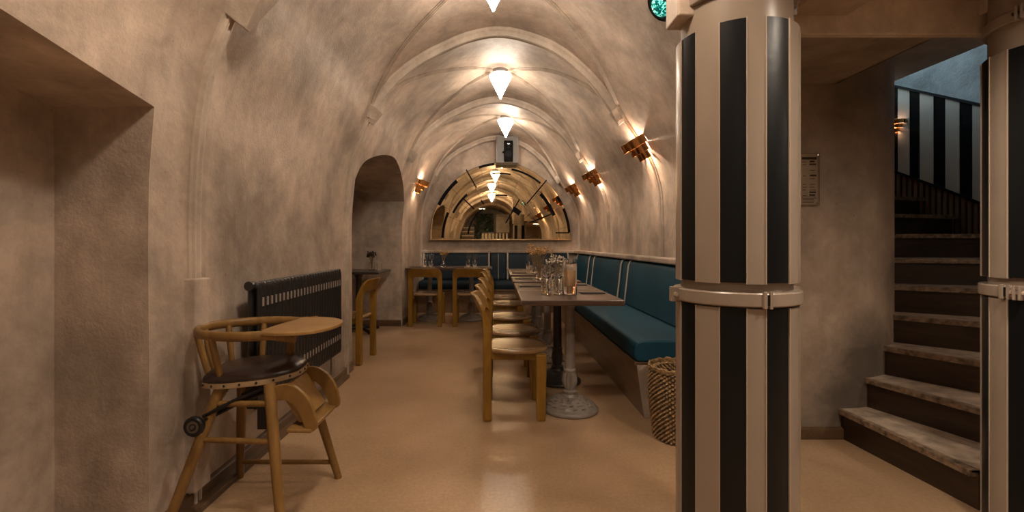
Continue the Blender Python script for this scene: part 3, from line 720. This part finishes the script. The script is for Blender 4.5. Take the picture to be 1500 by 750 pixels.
ME['vase'] = lathe_thing('vase', [(0.0,0.0),(0.026,0.0),(0.036,0.012),(0.040,0.030),(0.034,0.055),(0.018,0.078),(0.015,0.095),(0.019,0.106),(0.0175,0.106),(0.0135,0.095),(0.0165,0.078),(0.0325,0.055),(0.0385,0.030),(0.034,0.013),(0.0,0.004)], M['glass'])
ME['bud_vase'] = lathe_thing('bud_vase', [(0.0,0.0),(0.034,0.0),(0.040,0.01),(0.040,0.09),(0.034,0.10),(0.032,0.10),(0.037,0.09),(0.037,0.012),(0.0,0.006)], M['glass'])
def put(mesh, name, label, cat, loc, group=None):
    o = bpy.data.objects.new(name, mesh); COL.objects.link(o); o.location = loc; return tag(o, label, cat, group)
def flowers(par, z0, hgt, spread, n_, m_, seed, rr=0.008):
    r = random.Random(seed); st_ = MB(); bl = MB()
    for i in range(n_):
        a = r.uniform(0, 2*pi); q = sqrt(r.random())*spread; h_ = hgt*r.uniform(0.6, 1.0); x, y = q*cos(a), q*sin(a)
        st_.tube([(0.004*cos(a), 0.004*sin(a), z0*0.15), (0.012*cos(a), 0.012*sin(a), z0), (x*0.5, y*0.5, z0+h_*0.55), (x, y, z0+h_)], 0.0011, 4)
        for k in range(3):
            c = (x+r.uniform(-1,1)*0.012, y+r.uniform(-1,1)*0.012, z0+h_+r.uniform(-0.018,0.012)); s = rr*r.uniform(0.6, 1.2)
            bl.lathe([(0,-s),(s*0.8,-s*0.45),(s,0),(s*0.75,s*0.5),(0,s)], 6, c, cap=False)
    st_.build('stems', M['stem'], par); bl.build('blossoms', m_, par)
def setting(x, y, tname, side, grp):   # folded napkin with knife and fork
    t = thing('napkin', 'folded napkin and cutlery, %s side of the %s' % (side, tname), 'napkin', (x, y, TZ+0.0002), 0, grp)
    MB().box(-0.085, 0.085, -0.045, 0.045, 0, 0.006).build('cloth', M['napkin'], t, smooth=0, bevel=0.002)
    MB().box(-0.10, 0.02, 0.012, 0.022, 0.0062, 0.0085).hexa([(0.02,0.010,0.0062),(0.11,0.015,0.0062),(0.11,0.022,0.0062),(0.02,0.024,0.0062)], [(0.02,0.010,0.008),(0.11,0.015,0.008),(0.11,0.022,0.008),(0.02,0.024,0.008)]).build('knife', M['steel'], t, smooth=0)
    MB().box(-0.10, 0.05, -0.020, -0.013, 0.0062, 0.0085).box(0.05, 0.065, -0.027, -0.006, 0.0062, 0.0085).box(0.065, 0.10, -0.027, -0.023, 0.0062, 0.0085).box(0.065, 0.10, -0.0185, -0.0145, 0.0062, 0.0085).box(0.065, 0.10, -0.010, -0.006, 0.0062, 0.0085).build('fork', M['steel'], t, smooth=0)
    return t
tnames = ['nearest table of the row', 'second table of the row', 'third table of the row', 'fourth table of the row', 'farthest table of the row']
pos = [('left', -0.14, 0.03), ('right', 0.0, 0.09)]
for i, y in enumerate(ROW):
    if i > 0: setting(TX-0.2, y-0.02, tnames[i], 'left', 'napkins on the row of tables')
    setting(TX+0.2, y+0.1, tnames[i], 'right', 'napkins on the row of tables')
    b_ = (0.36, y+0.03) if i == 0 else (TX-0.03+0.02*(i % 2), y)
    for (nm, dx, dy, lab, me) in (('wine_glass', 0.0, 0.10, 'rear left wine glass', 'wine'), ('wine_glass', 0.09, 0.12, 'rear right wine glass', 'wine'), ('tumbler', -0.015, 0.0, 'front left clear tumbler', 'tumbler'), ('tumbler', 0.07, 0.005, 'front right clear tumbler', 'tumbler')):
        put(ME[me], nm, '%s on the %s beside the banquette' % (lab, tnames[i]), 'glass', (b_[0]+dx, b_[1]+dy, TZ+0.0005), 'wine glasses on the row of tables' if me == 'wine' else 'tumblers on the row of tables')
jr = put(ME['jar'], 'glass_jar', 'tall clear glass jar with an amber candle on the nearest table', 'jar', (0.505, 3.24, TZ+0.0005))
MB().lathe([(0.0,0.0095),(0.02,0.0095),(0.02,0.06),(0.038,0.062),(0.040,0.07),(0.040,0.165),(0.036,0.17),(0.0,0.168)], 24).build('candle', M['candle'], jr)
for (i, x, dy, h_, sp, m_, lab, sd) in ((1, 0.47, 0.22, 0.16, 0.09, 'dried_pale', 'small glass vase of pale dried sprigs on the second table of the row', 1), (2, 0.40, 0.1, 0.24, 0.13, 'dried', 'glass vase with the largest bunch of golden dried flowers, on the third table', 2), (3, 0.42, 0.12, 0.2, 0.10, 'dried', 'glass vase of golden dried flowers on the fourth table of the row', 3)):
    v = put(ME['vase'], 'vase', lab, 'vase', (x+0.02, ROW[i]+(-0.12 if i == 1 else -0.11), TZ+0.0005), 'vases with dried flowers'); flowers(v, 0.10, h_, sp, 38 if i == 2 else 24, M[m_], sd)
for (x, nm, dy) in ((-1.0, 'left table at the back bench', 0), (-0.36, 'second table at the back bench', 0)):
    for (n_, dx, lab, me) in (('wine_glass', -0.045, 'left wine glass', 'wine'), ('wine_glass', 0.045, 'right wine glass', 'wine'), ('tumbler', -0.05, 'left tumbler', 'tumbler'), ('tumbler', 0.045, 'right tumbler', 'tumbler')):
        put(ME[me], n_, '%s on the %s' % (lab, nm), 'glass', (x+dx, 6.99 if me == 'wine' else 6.885, TZ+0.0005), 'glasses on the back tables')
    setting(x+0.18, 7.02, nm, 'right', 'napkins on the back tables'); setting(x-0.20, 7.02, nm, 'left', 'napkins on the back tables')
v = put(ME['vase'], 'vase', 'glass vase of golden dried flowers between the two tables at the back bench', 'vase', (-0.775, 6.9, TZ+0.0005), 'vases with dried flowers'); flowers(v, 0.10, 0.15, 0.07, 18, M['dried'], 5)
v = put(ME['bud_vase'], 'vase', 'clear glass vase of dark flowers on the black alcove table', 'vase', (-1.64, 6.20, TZ+0.0005)); flowers(v, 0.10, 0.14, 0.06, 26, M['dark_bloom'], 8, 0.012)
put(ME['tumbler'], 'tumbler', 'clear tumbler beside the vase on the black alcove table', 'glass', (-1.52, 6.13, TZ+0.0005))

# ------------------------------------------------------------------ radiator
rd = thing('radiator', 'long charcoal column radiator hung on the left wall behind the highchair', 'radiator', (-1.2, 2.3, 0))
N = 27; pit = (3.6-2.34)/N
sec = MB()
for xo in (0.0, -0.042):
    sec.tube([(0.01+xo,0,0.34),(0.012+xo,0,0.37),(0.012+xo,0,0.91),(0.01+xo,0,0.935)], 0.0135, 8, ry=1.25, up=(1,0,0))
sec.lathe([(0,0.925),(0.020,0.93),(0.021,0.95),(0.015,0.958),(0,0.96)], 10, (0.0,0,0)); sec.lathe([(0,0.322),(0.015,0.324),(0.021,0.332),(0.020,0.35),(0,0.352)], 10, (0.0,0,0))
sec.box(-0.05, 0.012, -0.016, 0.016, 0.925, 0.953).box(-0.05, 0.012, -0.016, 0.016, 0.328, 0.352)
sme = sec.mesh('column_section', M['rad'], 45)
cme = MB().box(0.0, 0.022, 0.0145, 0.0335, 0.835, 0.878).mesh('clip', M['rad_clip'], 0); cme2 = MB().box(0.0, 0.022, 0.0145, 0.0335, 0.43, 0.468).mesh('clip', M['rad_clip'], 0)  # small pale blocks in two rows between the column sections
for i in range(N):
    s_ = bpy.data.objects.new('column_section', sme); COL.objects.link(s_); s_.parent = rd; s_.location = (0, 0.04+0.02+i*pit, 0)
    if i < N-1:
        for c_me in (cme, cme2):
            q = bpy.data.objects.new('clip', c_me); COL.objects.link(q); q.parent = s_
MB().tube([(-0.02,0.02,0.94),(-0.02,0.06,0.94)], 0.024, 14).build('end_cap', M['rad'], rd)
MB().tube([(-0.02,1.30,0.335),(-0.06,1.335,0.33),(-0.075,1.34,0.28),(-0.075,1.34,0.085)], 0.008, 8).build('pipe', M['iron_grey'], rd)
for yy in (0.25, 1.1): MB().box(-0.122, -0.04, yy, yy+0.03, 0.80, 0.83).build('bracket', M['rad'], rd, smooth=0)

# ------------------------------------------------------------------ convertible wooden highchair (faces +X)
hx, hy = -1.05, 2.06
hc = thing('highchair', 'old wooden highchair with brown leather seat and tray in front of the radiator', 'highchair', (hx, hy, 0))
def L(p): return (p[0]-hx, p[1]-hy, p[2])
def hl(name, pts, r, m_='pale_wood', par=None, seg=10, **k):
    return MB().tube([L(p) for p in pts], r, seg).build(name, M[m_], par or hc, smooth=50, **k)
LEGS = {'fl': ((-1.275,1.775,0),(-1.125,1.93,0.57)), 'fr': ((-0.805,1.775,0),(-0.915,1.90,0.585)), 'br': ((-0.775,2.315,0),(-0.90,2.20,0.585)), 'bl': ((-1.262,2.32,0),(-1.175,2.18,0.585))}
LG = {}
for k, (a, b_) in LEGS.items():
    m_ = tuple(lerp(p, q, 0.55) for p, q in zip(a, b_)); LG[k] = hl('leg', [a, m_, b_], [0.017, 0.0215, 0.023])
def on(k, z):
    a, b_ = LEGS[k]; t = (z-a[2])/(b_[2]-a[2]); return tuple(lerp(p, q, t) for p, q in zip(a, b_))
hl('stretcher', [on('fl', 0.37), on('fr', 0.37)], 0.0115)
hl('stretcher', [on('bl', 0.085), on('br', 0.085)], 0.0115)
hl('stretcher', [on('fl', 0.50), on('fr', 0.51)], 0.013)
hl('stretcher', [on('bl', 0.45), on('br', 0.45)], 0.012)
# seat: padded leather on a banded board, rounded triangle-ish plan
pl_ = catmull([(-0.225,0.0),(-0.20,-0.12),(-0.11,-0.185),(0.0,-0.195),(0.12,-0.18),(0.215,-0.10),(0.235,0.0),(0.215,0.10),(0.12,0.18),(0.0,0.195),(-0.11,0.185),(-0.20,0.12),(-0.225,0.0)], 5)[:-1]
TI = 0.07
def seatp(x, y, z):
    x *= 0.87; y *= 0.86; return (x*cos(0.1)-y*sin(0.1), x*sin(0.1)+y*cos(0.1), z+x*TI)
def plate(rings, n_=len(pl_)):
    vs = []; fs = []
    for q, z in rings: vs += [seatp(x*q, y*q, z) for x, y in pl_]
    for r in range(len(rings)-1):
        for i in range(n_): fs.append((r*n_+i, r*n_+(i+1)%n_, (r+1)*n_+(i+1)%n_, (r+1)*n_+i))
    fs += [tuple(range(n_-1,-1,-1)), tuple((len(rings)-1)*n_+i for i in range(n_))]
    return MB().add(vs, fs)
plate([(0.95,0.568),(1.0,0.572),(1.0,0.592),(0.97,0.593)]).build('seat_board', M['trimband'], hc, smooth=40)
cu = plate([(0.985,0.590),(1.0,0.598),(0.97,0.612),(0.85,0.630),(0.6,0.640),(0.3,0.643),(0.08,0.643)]).build('seat_pad', M['leather'], hc, smooth=60)
for i in range(0, len(pl_), 3):
    x, y = pl_[i]; p = seatp(x*1.003, y*1.003, 0.583); MB().lathe([(0,-0.006),(0.006,0),(0,0.006)], 6, p).build('stud', M['black'], cu)
# bent arm rail
RZ = 0.782
ra = []
for i in range(25):
    a = rad(42+(318-42)*i/24); ra.append((0.0+0.232*cos(a), 0.200*sin(a)*(1+0.05*cos(a)), RZ))
ra = [(0.20, 0.185, RZ+0.004)]+ra[1:-1]+[(0.245, -0.175, RZ-0.012)]
MB().tube(ra, 0.020, 10, ry=0.62, up=(0,0,1)).build('arm_rail', M['pale_wood'], hc, smooth=60)
for (a, q) in ((205, 0), (178, 0), (145, 0), (105, 0), (248, 0), (68, 0), (300, 1)):
    if q: continue
    tp = (0.0+0.228*cos(rad(a)), 0.2*sin(rad(a)), RZ-0.008); bp_ = (0.9*(0.0+0.205*cos(rad(a))), 0.150*sin(rad(a)), 0.585)
    bw_ = 0.0125
    mb = MB().tube([tp, tuple(lerp(p, q2, 0.5) for p, q2 in zip(tp, bp_)), bp_], [0.013, 0.014, 0.011], 8); mb.build('spindle', M['pale_wood'], hc, smooth=50)
MB().tube([(0.12, 0.10, 0.785), (0.115, 0.085, 0.60)], 0.012, 8).build('tray_post', M['pale_wood'], hc, smooth=50)
tr = catmull([(0.125,-0.205),(0.20,-0.215),(0.285,-0.19),(0.345,-0.11),(0.365,0.01),(0.345,0.10),(0.28,0.17),(0.20,0.195),(0.13,0.19),(0.125,0.12),(0.105,-0.02),(0.10,-0.14),(0.125,-0.205)], 4)[:-1]
MB().prism(tr, 0.786, 0.801).build('tray', M['tray_wood'], hc, smooth=0, bevel=0.004)
# fold-away footrest with curved side boards
def side_board(y):
    q = [(-0.955,0.575),(-0.90,0.585),(-0.85,0.565),(-0.805,0.515),(-0.782,0.455),(-0.778,0.405),(-0.815,0.395),(-0.835,0.44),(-0.86,0.49),(-0.90,0.52),(-0.955,0.525)]
    return MB().extr([L((x+0.055, y, z)) for x, z in catmull(q+[q[0]], 3)[:-1]], (0, 0.02, 0))
fr = side_board(1.89).build('footrest_side', M['pale_wood'], hc, smooth=0, bevel=0.003)
side_board(2.165).build('footrest_side', M['pale_wood'], hc, smooth=0, bevel=0.003)
MB().hexa([L((-0.80,1.91,0.425)),L((-0.785,1.91,0.425)),L((-0.785,2.165,0.425)),L((-0.80,2.165,0.425))], [L((-0.885,1.91,0.56)),L((-0.87,1.91,0.56)),L((-0.87,2.165,0.56)),L((-0.885,2.165,0.56))]).build('footrest_board', M['tray_wood'], hc, smooth=0, bevel=0.002)
MB().hexa([L((-0.83,1.86,0.402)),L((-0.74,1.88,0.392)),L((-0.74,2.20,0.392)),L((-0.83,2.20,0.402))], [L((-0.83,1.86,0.418)),L((-0.74,1.88,0.406)),L((-0.74,2.20,0.406)),L((-0.83,2.20,0.418))]).build('footrest_shelf', M['pale_wood'], hc, smooth=0, bevel=0.004)
# wheels, axle and folding irons
def wheel(y0):
    wb = MB(); q = on('fl', 0.445); c = L((q[0]+0.004, y0, 0.452))
    mm = Matrix.Translation(c) @ Matrix.Rotation(pi/2, 4, 'X')
    o_ = MB().lathe([(0.012,-0.011),(0.034,-0.012),(0.0385,-0.007),(0.0385,0.007),(0.034,0.012),(0.012,0.011)], 28).xf(mm).build('wheel', M['black'], hc, smooth=40)
    MB().lathe([(0,-0.009),(0.028,-0.009),(0.028,0.010),(0.020,0.0125),(0.008,0.010),(0.007,0.016),(0,0.017)], 20).xf(mm).build('hub', M['wheelhub'], o_, smooth=40)
wheel(1.80); wheel(2.22)
hl('axle', [(on('fl',0.445)[0]+0.004, 1.80, 0.452), (on('fl',0.445)[0]+0.004, 2.22, 0.452)], 0.006, 'black')
for (yy, dz) in ((1.90, 0.0), (1.93, -0.02)):
    hl('folding_iron', [(-1.17, yy-0.02, 0.46+dz), (-1.05, yy, 0.52+dz), (-0.94, yy+0.03, 0.565+dz)], 0.008, 'black')
hl('folding_iron', [(-1.16, 2.15, 0.46), (-0.94, 2.17, 0.56)], 0.008, 'black')
MB().box(*[0.085, 0.155, -0.16, -0.145, 0.40, 0.50]).build('hinge', M['black'], hc, smooth=0, bevel=0.002)
MB().tube([(-0.07,-0.10,0.565),(-0.09,-0.11,0.535),(-0.085,-0.12,0.515)], [0.02,0.022,0.012], 8).build('bracket', M['base_wood'], hc)

# ------------------------------------------------------------------ pendant lamps
def make_pendant(label, x, y, grp, m_='opal'):
    zt = ZU(x)
    t = thing('pendant_lamp', label, 'lamp', (x, y, 2.715), 0, grp); h_ = zt-2.715
    MB().lathe([(0.0,h_+0.012),(0.088,h_+0.012),(0.090,h_-0.01),(0.083,h_-0.032),(0.078,0.268),(0.0,0.266)], 32).build('canopy', M['duct'], t)
    prof = [(0.0,0.0),(0.006,0.004),(0.03,0.058),(0.06,0.118),(0.09,0.178),(0.112,0.222)]
    MB().lathe([(0.112,0.222),(0.121,0.240),(0.1225,0.250),(0.120,0.258),(0.108,0.268),(0.07,0.272),(0,0.273)], 36, cap=False).build('glass_top', M['opal_top'], t, smooth=50)
    MB().lathe(prof, 36, cap=False).build('glass_shade', M[m_], t, smooth=50)
    return t
pg = 'cone pendant lamps down the middle of the vault'
make_pendant('nearest lit glass cone lamp, cut by the top of the photo', *LAMPS[0], pg)
make_pendant('middle lit glass cone lamp, hanging between the two nearer arches', *LAMPS[1], pg)
make_pendant('farthest lit glass cone lamp, hanging before the arched mirror', *LAMPS[2], pg)
make_pendant('lit glass cone lamp behind the camera, which only the arched mirror shows', *LAMPS[3], pg, 'opal_bright')

# ------------------------------------------------------------------ stepped brass wall sconces
def make_sconce(label, loc, s, power=SCON, u=None, grp='stepped brass wall sconces', scale=1.0, nn=None):
    t = thing('wall_sconce', label, 'wall lamp', loc, 0, grp)
    if u is None:
        u = Vector((-0.48,0,0.88)) if s > 0 else Vector((0.316,0,0.95))
        nn = Vector((-0.88,0,-0.48)) if s > 0 else Vector((0.95,0,-0.316))
    u.normalize(); nn.normalize(); y = u.cross(nn)
    t.matrix_world = Matrix.Translation(loc) @ Matrix(((nn.x,y.x,u.x,0),(nn.y,y.y,u.y,0),(nn.z,y.z,u.z,0),(0,0,0,1))) @ Matrix.Scale(scale, 4)
    for (R_, z0, z1, m_) in ((0.165, 0.035, 0.105, 'brass'), (0.118, -0.03, 0.036, 'brass'), (0.078, -0.095, -0.029, 'brass')):
        mb = MB(); n_ = 14; rows = []
        for i in range(n_+1):
            a = -pi/2+pi*i/n_; c, s_ = cos(a), sin(a)
            rows.append([(R_*c, R_*s_, z0), (R_*c, R_*s_, z1), ((R_-0.004)*c, (R_-0.004)*s_, z1), ((R_-0.004)*c, (R_-0.004)*s_, z0), (R_*c, R_*s_, z0)])
        mb.grid(rows); mb.build('tier', M[m_], t, smooth=30)
        rim = [(R_*cos(-pi/2+pi*i/n_), R_*sin(-pi/2+pi*i/n_), z1) for i in range(n_+1)]
        MB().tube(rim, 0.0035, 5).build('rim', M['gold'], t)
    MB().box(-0.012, 0.006, -0.05, 0.05, -0.08, 0.06).build('back_plate', M['gold'], t, smooth=0)
    MB().lathe([(0,-0.02),(0.014,-0.015),(0.018,0.0),(0.014,0.015),(0,0.02)], 10, (0.045,0,0.02)).build('bulb', M['bulb'], t)
    point_light('sconce_light', (0.05, 0, 0.055), power*0.6, 0.012, (1.0, 0.84, 0.68), t)
    point_light('sconce_light', (0.042, 0, -0.045), power*0.4, 0.010, (1.0, 0.80, 0.60), t)
    return t
make_sconce('nearest stepped brass wall sconce on the right wall', (1.285, 4.12, 1.985), 1)
make_sconce('middle one of the three stepped brass sconces on the right wall', (1.285, 6.02, 2.0), 1)
make_sconce('farthest stepped brass wall sconce on the right wall, near the mirror', (1.28, 7.5, 2.01), 1)
make_sconce('stepped brass wall sconce on the left wall, right of the alcove', (-1.215, 7.2, 2.03), -1)
a_ = rad(28.0)  # sconce added in place of a reflection in the lacquered panel
make_sconce('small lit brass sconce high up on the striped stair panelling', (PC.x+(SR-0.03)*cos(a_), PC.y+(SR-0.03)*sin(a_), 2.27), 1, 0.2, Vector((0,0,1)), 'sconce on the stairs', 0.55, Vector((-cos(a_),-sin(a_),0)))

# ------------------------------------------------------------------ arched mirror made of panes
mr = thing('wall_mirror', 'arched amber mirror of many panes and black strips on the back wall', 'mirror', (0.07, 8.262, 1.232))
mr.rotation_euler = (rad(-0.75), 0, rad(0.6))
AX, AZ = 1.235, 1.34
def sect(r0, r1, a0, a1, y0, y1, n_=5, sx=AX, sz=AZ):
    out = [(r1*sx*cos(rad(lerp(a0,a1,i/n_))), y0, r1*sz*sin(rad(lerp(a0,a1,i/n_)))) for i in range(n_+1)]
    inn = [(r0*sx*cos(rad(lerp(a1,a0,i/n_))), y0, r0*sz*sin(rad(lerp(a1,a0,i/n_)))) for i in range(n_+1)] if r0 > 0 else [(0,y0,0)]
    return MB().extr(out+inn, (0, y1-y0, 0))
sect(0, 1.004, 0, 180, 0.0, 0.02, 40).build('backing', M['mirror_back'], mr, smooth=0)
rings = [(0.0, 0.30, [0, 60, 120, 180]), (0.30, 0.55, [0, 38, 66, 96, 127, 152, 180]), (0.55, 0.80, [0, 24, 48, 72, 92, 118, 140, 158, 180]), (0.80, 1.0, [0, 9, 26, 50, 70, 94, 107, 121, 136, 152, 172, 180])]
for (r0, r1, an) in rings:
    for a0, a1 in zip(an, an[1:]):
        g0 = 0.09/max(0.3, (r0+r1)/2)
        sect(r0+0.0015 if r0 else 0, r1-0.0015, a0+g0, a1-g0, -0.006, 0.001, 8).build('pane', M['mirror'], mr, smooth=0)
def strip(r0, r1, a0, a1): sect(r0, r1, a0, a1, -0.0085, -0.004, max(2, int(abs(a1-a0)/3))).build('black_strip', M['strip_black'], mr, smooth=0)
def bar(x0, z0, x1, z1, w_=0.011):   # in photo pixels about (733, 350)
    s = 103/AX; A_ = Vector((x0/s, 0, z0*AZ/110)); B_ = Vector((x1/s, 0, z1*AZ/110)); d = (B_-A_).normalized(); p = Vector((-d.z, 0, d.x))*w_
    MB().extr([tuple(q+Vector((0,-0.0088,0))) for q in (A_-p, B_-p, B_+p, A_+p)], (0, 0.0045, 0)).build('black_strip', M['strip_black'], mr, smooth=0)
strip(0.955, 1.0, 129, 153); strip(0.735, 0.765, 129, 153); strip(0.80, 0.835, 155, 179); strip(0.97, 1.0, 95, 108)
strip(0.45, 0.475, 122, 172); strip(0.915, 0.94, 52, 80); strip(0.80, 0.845, 22, 46); strip(0.965, 1.0, 5, 24); strip(0.965, 1.0, 30, 34)
strip(0.40, 0.47, 50, 66); strip(0.85, 0.87, 80, 98); strip(0.565, 0.585, 80, 98)
for q in ((-50,100,-35,74), (-54,58,-38,43), (-28,56,-24,50), (68,85,39,51), (75,36,42,23), (28,57,8,23), (81,9,101,9)): bar(*q)
MB().box(-AX-0.01, AX+0.01, -0.014, 0.02, -0.022, 0.0).build('frame', M['gold'], mr, smooth=0, bevel=0.002)

# ------------------------------------------------------------------ duct and loudspeaker above the mirror
dz_ = ZU(0.2)
dk = thing('duct', 'grey painted vertical duct in front of the back wall above the mirror', 'duct', (0.19, 8.12, 2.5))
MB().box(-0.175, 0.175, -0.10, 0.22, 0.03, 0.485).build('casing', M['duct'], dk, smooth=0, bevel=0.004)
MB().box(-0.19, -0.176, -0.105, 0.22, 0.03, 0.48).build('side_trim', M['base_wood'], dk, smooth=0)
MB().box(0.176, 0.186, -0.105, 0.22, 0.03, 0.48).build('side_trim', M['rib'], dk, smooth=0)
sp = thing('loudspeaker', 'small black loudspeaker mounted on the grey duct above the mirror', 'loudspeaker', (0.205, 8.018, 2.545))
MB().box(-0.075, 0.075, -0.09, 0.0, 0.0, 0.345).build('cabinet', M['speaker'], sp, smooth=0, bevel=0.008)
MB().lathe([(0.056,0.0),(0.060,0.004),(0.052,0.006),(0.03,-0.008),(0.014,-0.004),(0,0.0)], 24).xf(Matrix.Translation((0,-0.0905,0.12)) @ Matrix.Rotation(pi/2,4,'X')).build('woofer', M['cone'], sp)
MB().lathe([(0.026,0.0),(0.028,0.004),(0.014,0.003),(0,0.007)], 18).xf(Matrix.Translation((0,-0.0905,0.235)) @ Matrix.Rotation(pi/2,4,'X')).build('tweeter', M['cone'], sp)
MB().box(-0.022, 0.022, -0.0935, -0.089, 0.281, 0.292).build('badge', M['steel'], sp, smooth=0)
MB().tube([(-0.075,-0.04,0.16),(-0.10,-0.04,0.16)], 0.018, 10).build('bracket_knob', M['speaker'], sp)

# ------------------------------------------------------------------ woven basket
bk = thing('basket', 'tall round woven brown basket beside the banquette end and the pillar', 'basket', (1.095, 2.80, 0))
def weave(a, j, r, z): return (0.0085*sin(a*34+(pi if (j//3) % 2 else 0))+(0.004, 0.0, -0.007)[j % 3])*(1 if r > 0.13 else 0)
prof = [(0.0,0.004),(0.14,0.004)]+[(0.150+0.030*smooth01(0,0.35,z)+0.006*sin(z*9), z) for z in [0.006+0.404*i/96 for i in range(97)]]
MB().lathe(prof+[(p[0]-0.022, p[1]) for p in reversed(prof[2:])]+[(0.0,0.02)], 200, disp=weave, cap=False).build('body', M['wicker'], bk, smooth=70)
for q in range(2):
    MB().tube([(0.178*cos(2*pi*i/60), 0.178*sin(2*pi*i/60), 0.412+0.012*q+0.004*sin(i*2.1)) for i in range(60)], [0.009+0.003*sin(i*1.57+q*2) for i in range(60)], 6, closed=True).build('rim', M['wicker'], bk)

# ------------------------------------------------------------------ teal bulkhead lamp and the notice by the stairs
xg, yg = 0.945, 2.66; zg = ZU(xg)
gl = thing('bulkhead_lamp', 'round teal glass lamp in a dark ring on the vault beside the beam', 'lamp', (xg, yg, zg))
nn = Vector((-0.74, -0.12, -0.66)).normalized(); yy = Vector((0,1,0)); yy = (yy-nn*yy.dot(nn)).normalized(); xx = yy.cross(nn)
gl.matrix_world = Matrix.Translation((xg, yg, zg)) @ Matrix(((xx.x,yy.x,nn.x,0),(xx.y,yy.y,nn.y,0),(xx.z,yy.z,nn.z,0),(0,0,0,1)))
MB().lathe([(0.0,-0.02),(0.088,-0.02),(0.088,0.02),(0.078,0.034),(0.066,0.034),(0.062,0.01),(0,0.01)], 32).build('ring', M['black'], gl)
MB().lathe([(0.0895,0.018),(0.0905,0.024),(0.0895,0.03)], 32, cap=False).build('bezel', M['steel'], gl)
MB().lathe([(0.0,0.062),(0.03,0.058),(0.052,0.042),(0.063,0.02),(0.063,0.008),(0,0.008)], 32).build('glass_dome', M['teal_glass'], gl, smooth=60)
nt = thing('notice', 'framed paper notice behind clear sheet on the pier beside the stairs', 'notice', (1.74, 2.783, 1.38))
MB().box(-0.155, 0.155, -0.006, -0.001, 0.0, 0.298).build('sheet', M['sign'], nt, smooth=0)
MB().box(-0.162, 0.162, -0.0125, -0.0085, -0.006, 0.304).build('cover', M['acrylic'], nt, smooth=0)
for sx in (-0.15, 0.15):
    for sz in (0.008, 0.292): MB().tube([(sx,-0.001,sz),(sx,-0.018,sz)], 0.006, 8).build('standoff', M['steel'], nt)
r = random.Random(4); mb = MB(); mb.box(0.06, 0.148, -0.0075, -0.006, 0.266, 0.280)
for i in range(13):
    z = 0.25-i*0.0165
    for (xa, xb) in ((0.062, 0.092), (0.104, 0.146)):
        if r.random() < 0.8: mb.box(xa+r.uniform(0,0.006), xb-r.uniform(0,0.012), -0.0072, -0.006, z, z+(0.003 if r.random() < 0.75 else 0.009))
for i in range(5): mb.box(0.062, 0.148-r.uniform(0,0.02), -0.0072, -0.006, 0.012+i*0.008, 0.0145+i*0.008)
for i in range(4): mb.box(0.01, 0.045, -0.0072, -0.006, 0.02+i*0.01, 0.022+i*0.01)
mb.box(-0.02, 0.04, -0.0075, -0.006, 0.22, 0.226).box(-0.02, -0.016, -0.0075, -0.006, 0.19, 0.226).box(0.036, 0.04, -0.0075, -0.006, 0.19, 0.226).box(-0.02, 0.04, -0.0075, -0.006, 0.188, 0.192)
mb.build('print', M['ink'], nt, smooth=0)

# ------------------------------------------------------------------ the far end of the room, seen only in the mirror
rs_ = thing('rear_staircase', 'dark staircase at the far end of the room, seen in the left of the mirror', 'staircase', (-1.0, -1.5, 0))
for k in range(12):
    MB().box(-0.22, 0.30, -0.2*(k+1), -0.2*k, 0, 0.18*(k+1)-0.03).build('riser', M['dark_wood'], rs_, smooth=0)
    MB().box(-0.22, 0.30, -0.2*(k+1), -0.2*k+0.02, 0.18*(k+1)-0.03, 0.18*(k+1)).build('tread', M['tread'], rs_, smooth=0)
iv = MB(); r = random.Random(11)
for i in range(2600):
    c = Vector((-0.24+r.uniform(-0.36,0.36), -3.6+r.uniform(-0.1,0.1), r.uniform(0.05, 2.75))); d = Vector((r.uniform(-1,1), r.uniform(-0.2,1), r.uniform(-1,1))).normalized(); e_ = d.orthogonal().normalized(); f_ = d.cross(e_); s = r.uniform(0.03, 0.055)
    iv.add([c-e_*s, c+f_*s*0.6, c+e_*s, c-f_*s*0.6], [(0,1,2,3)])
o = iv.build('ivy', M['leaf'], smooth=0, recalc=False); tag(o, 'dark green wall of ivy seen in the middle of the arched mirror', 'ivy', kind='stuff')
o = MB().box(0.24, 0.80, -3.9, -3.4, 0, 2.7).build('wall_rear_pier', M['stone'], smooth=0); struct(o)
ct = thing('partition', 'black and cream striped partition seen at the bottom of the mirror', 'partition', (0.2, -2.6, 0))
for i in range(16):
    ob = MB().box(-0.56+i*0.07, -0.56+(i+1)*0.07, -0.02, 0.02, 0, 1.86).build('panel', M['panel_black' if i % 2 else 'panel_cream'], ct, smooth=0); ob['label'] = 'black panel' if i % 2 else 'cream panel'
MB().box(-0.56, 0.56, -0.06, 0.06, 1.86, 1.89).build('top', M['dark_wood'], ct, smooth=0)
# unseen ceiling lamps added as fill for foreground, stairs and rear
def add_fill_lamp(label, x, y, z=2.25):
    t = thing('ceiling_lamp', label, 'lamp', (x, y, z), 0, 'hall ceiling lamps')
    MB().lathe([(0,-0.001),(0.13,-0.001),(0.13,-0.075),(0.125,-0.075),(0.12,-0.02),(0.0,-0.02)], 32).build('shade', M['duct'], t)
    MB().lathe([(0.0,-0.040),(0.09,-0.038),(0.11,-0.03),(0.11,-0.021),(0,-0.021)], 28).build('glass_disc', M['opal_hall'], t)
add_fill_lamp('round lit ceiling lamp of the hall beside the camera', 1.55, 0.95)
add_fill_lamp('round lit ceiling lamp of the hall farther right', 3.5, 0.7)
add_fill_lamp('round lit ceiling lamp of the hall behind the camera', 1.75, -1.7)
add_fill_lamp('round lit ceiling lamp over the rear staircase', -0.35, -2.5, ZU(-0.35)-0.03)
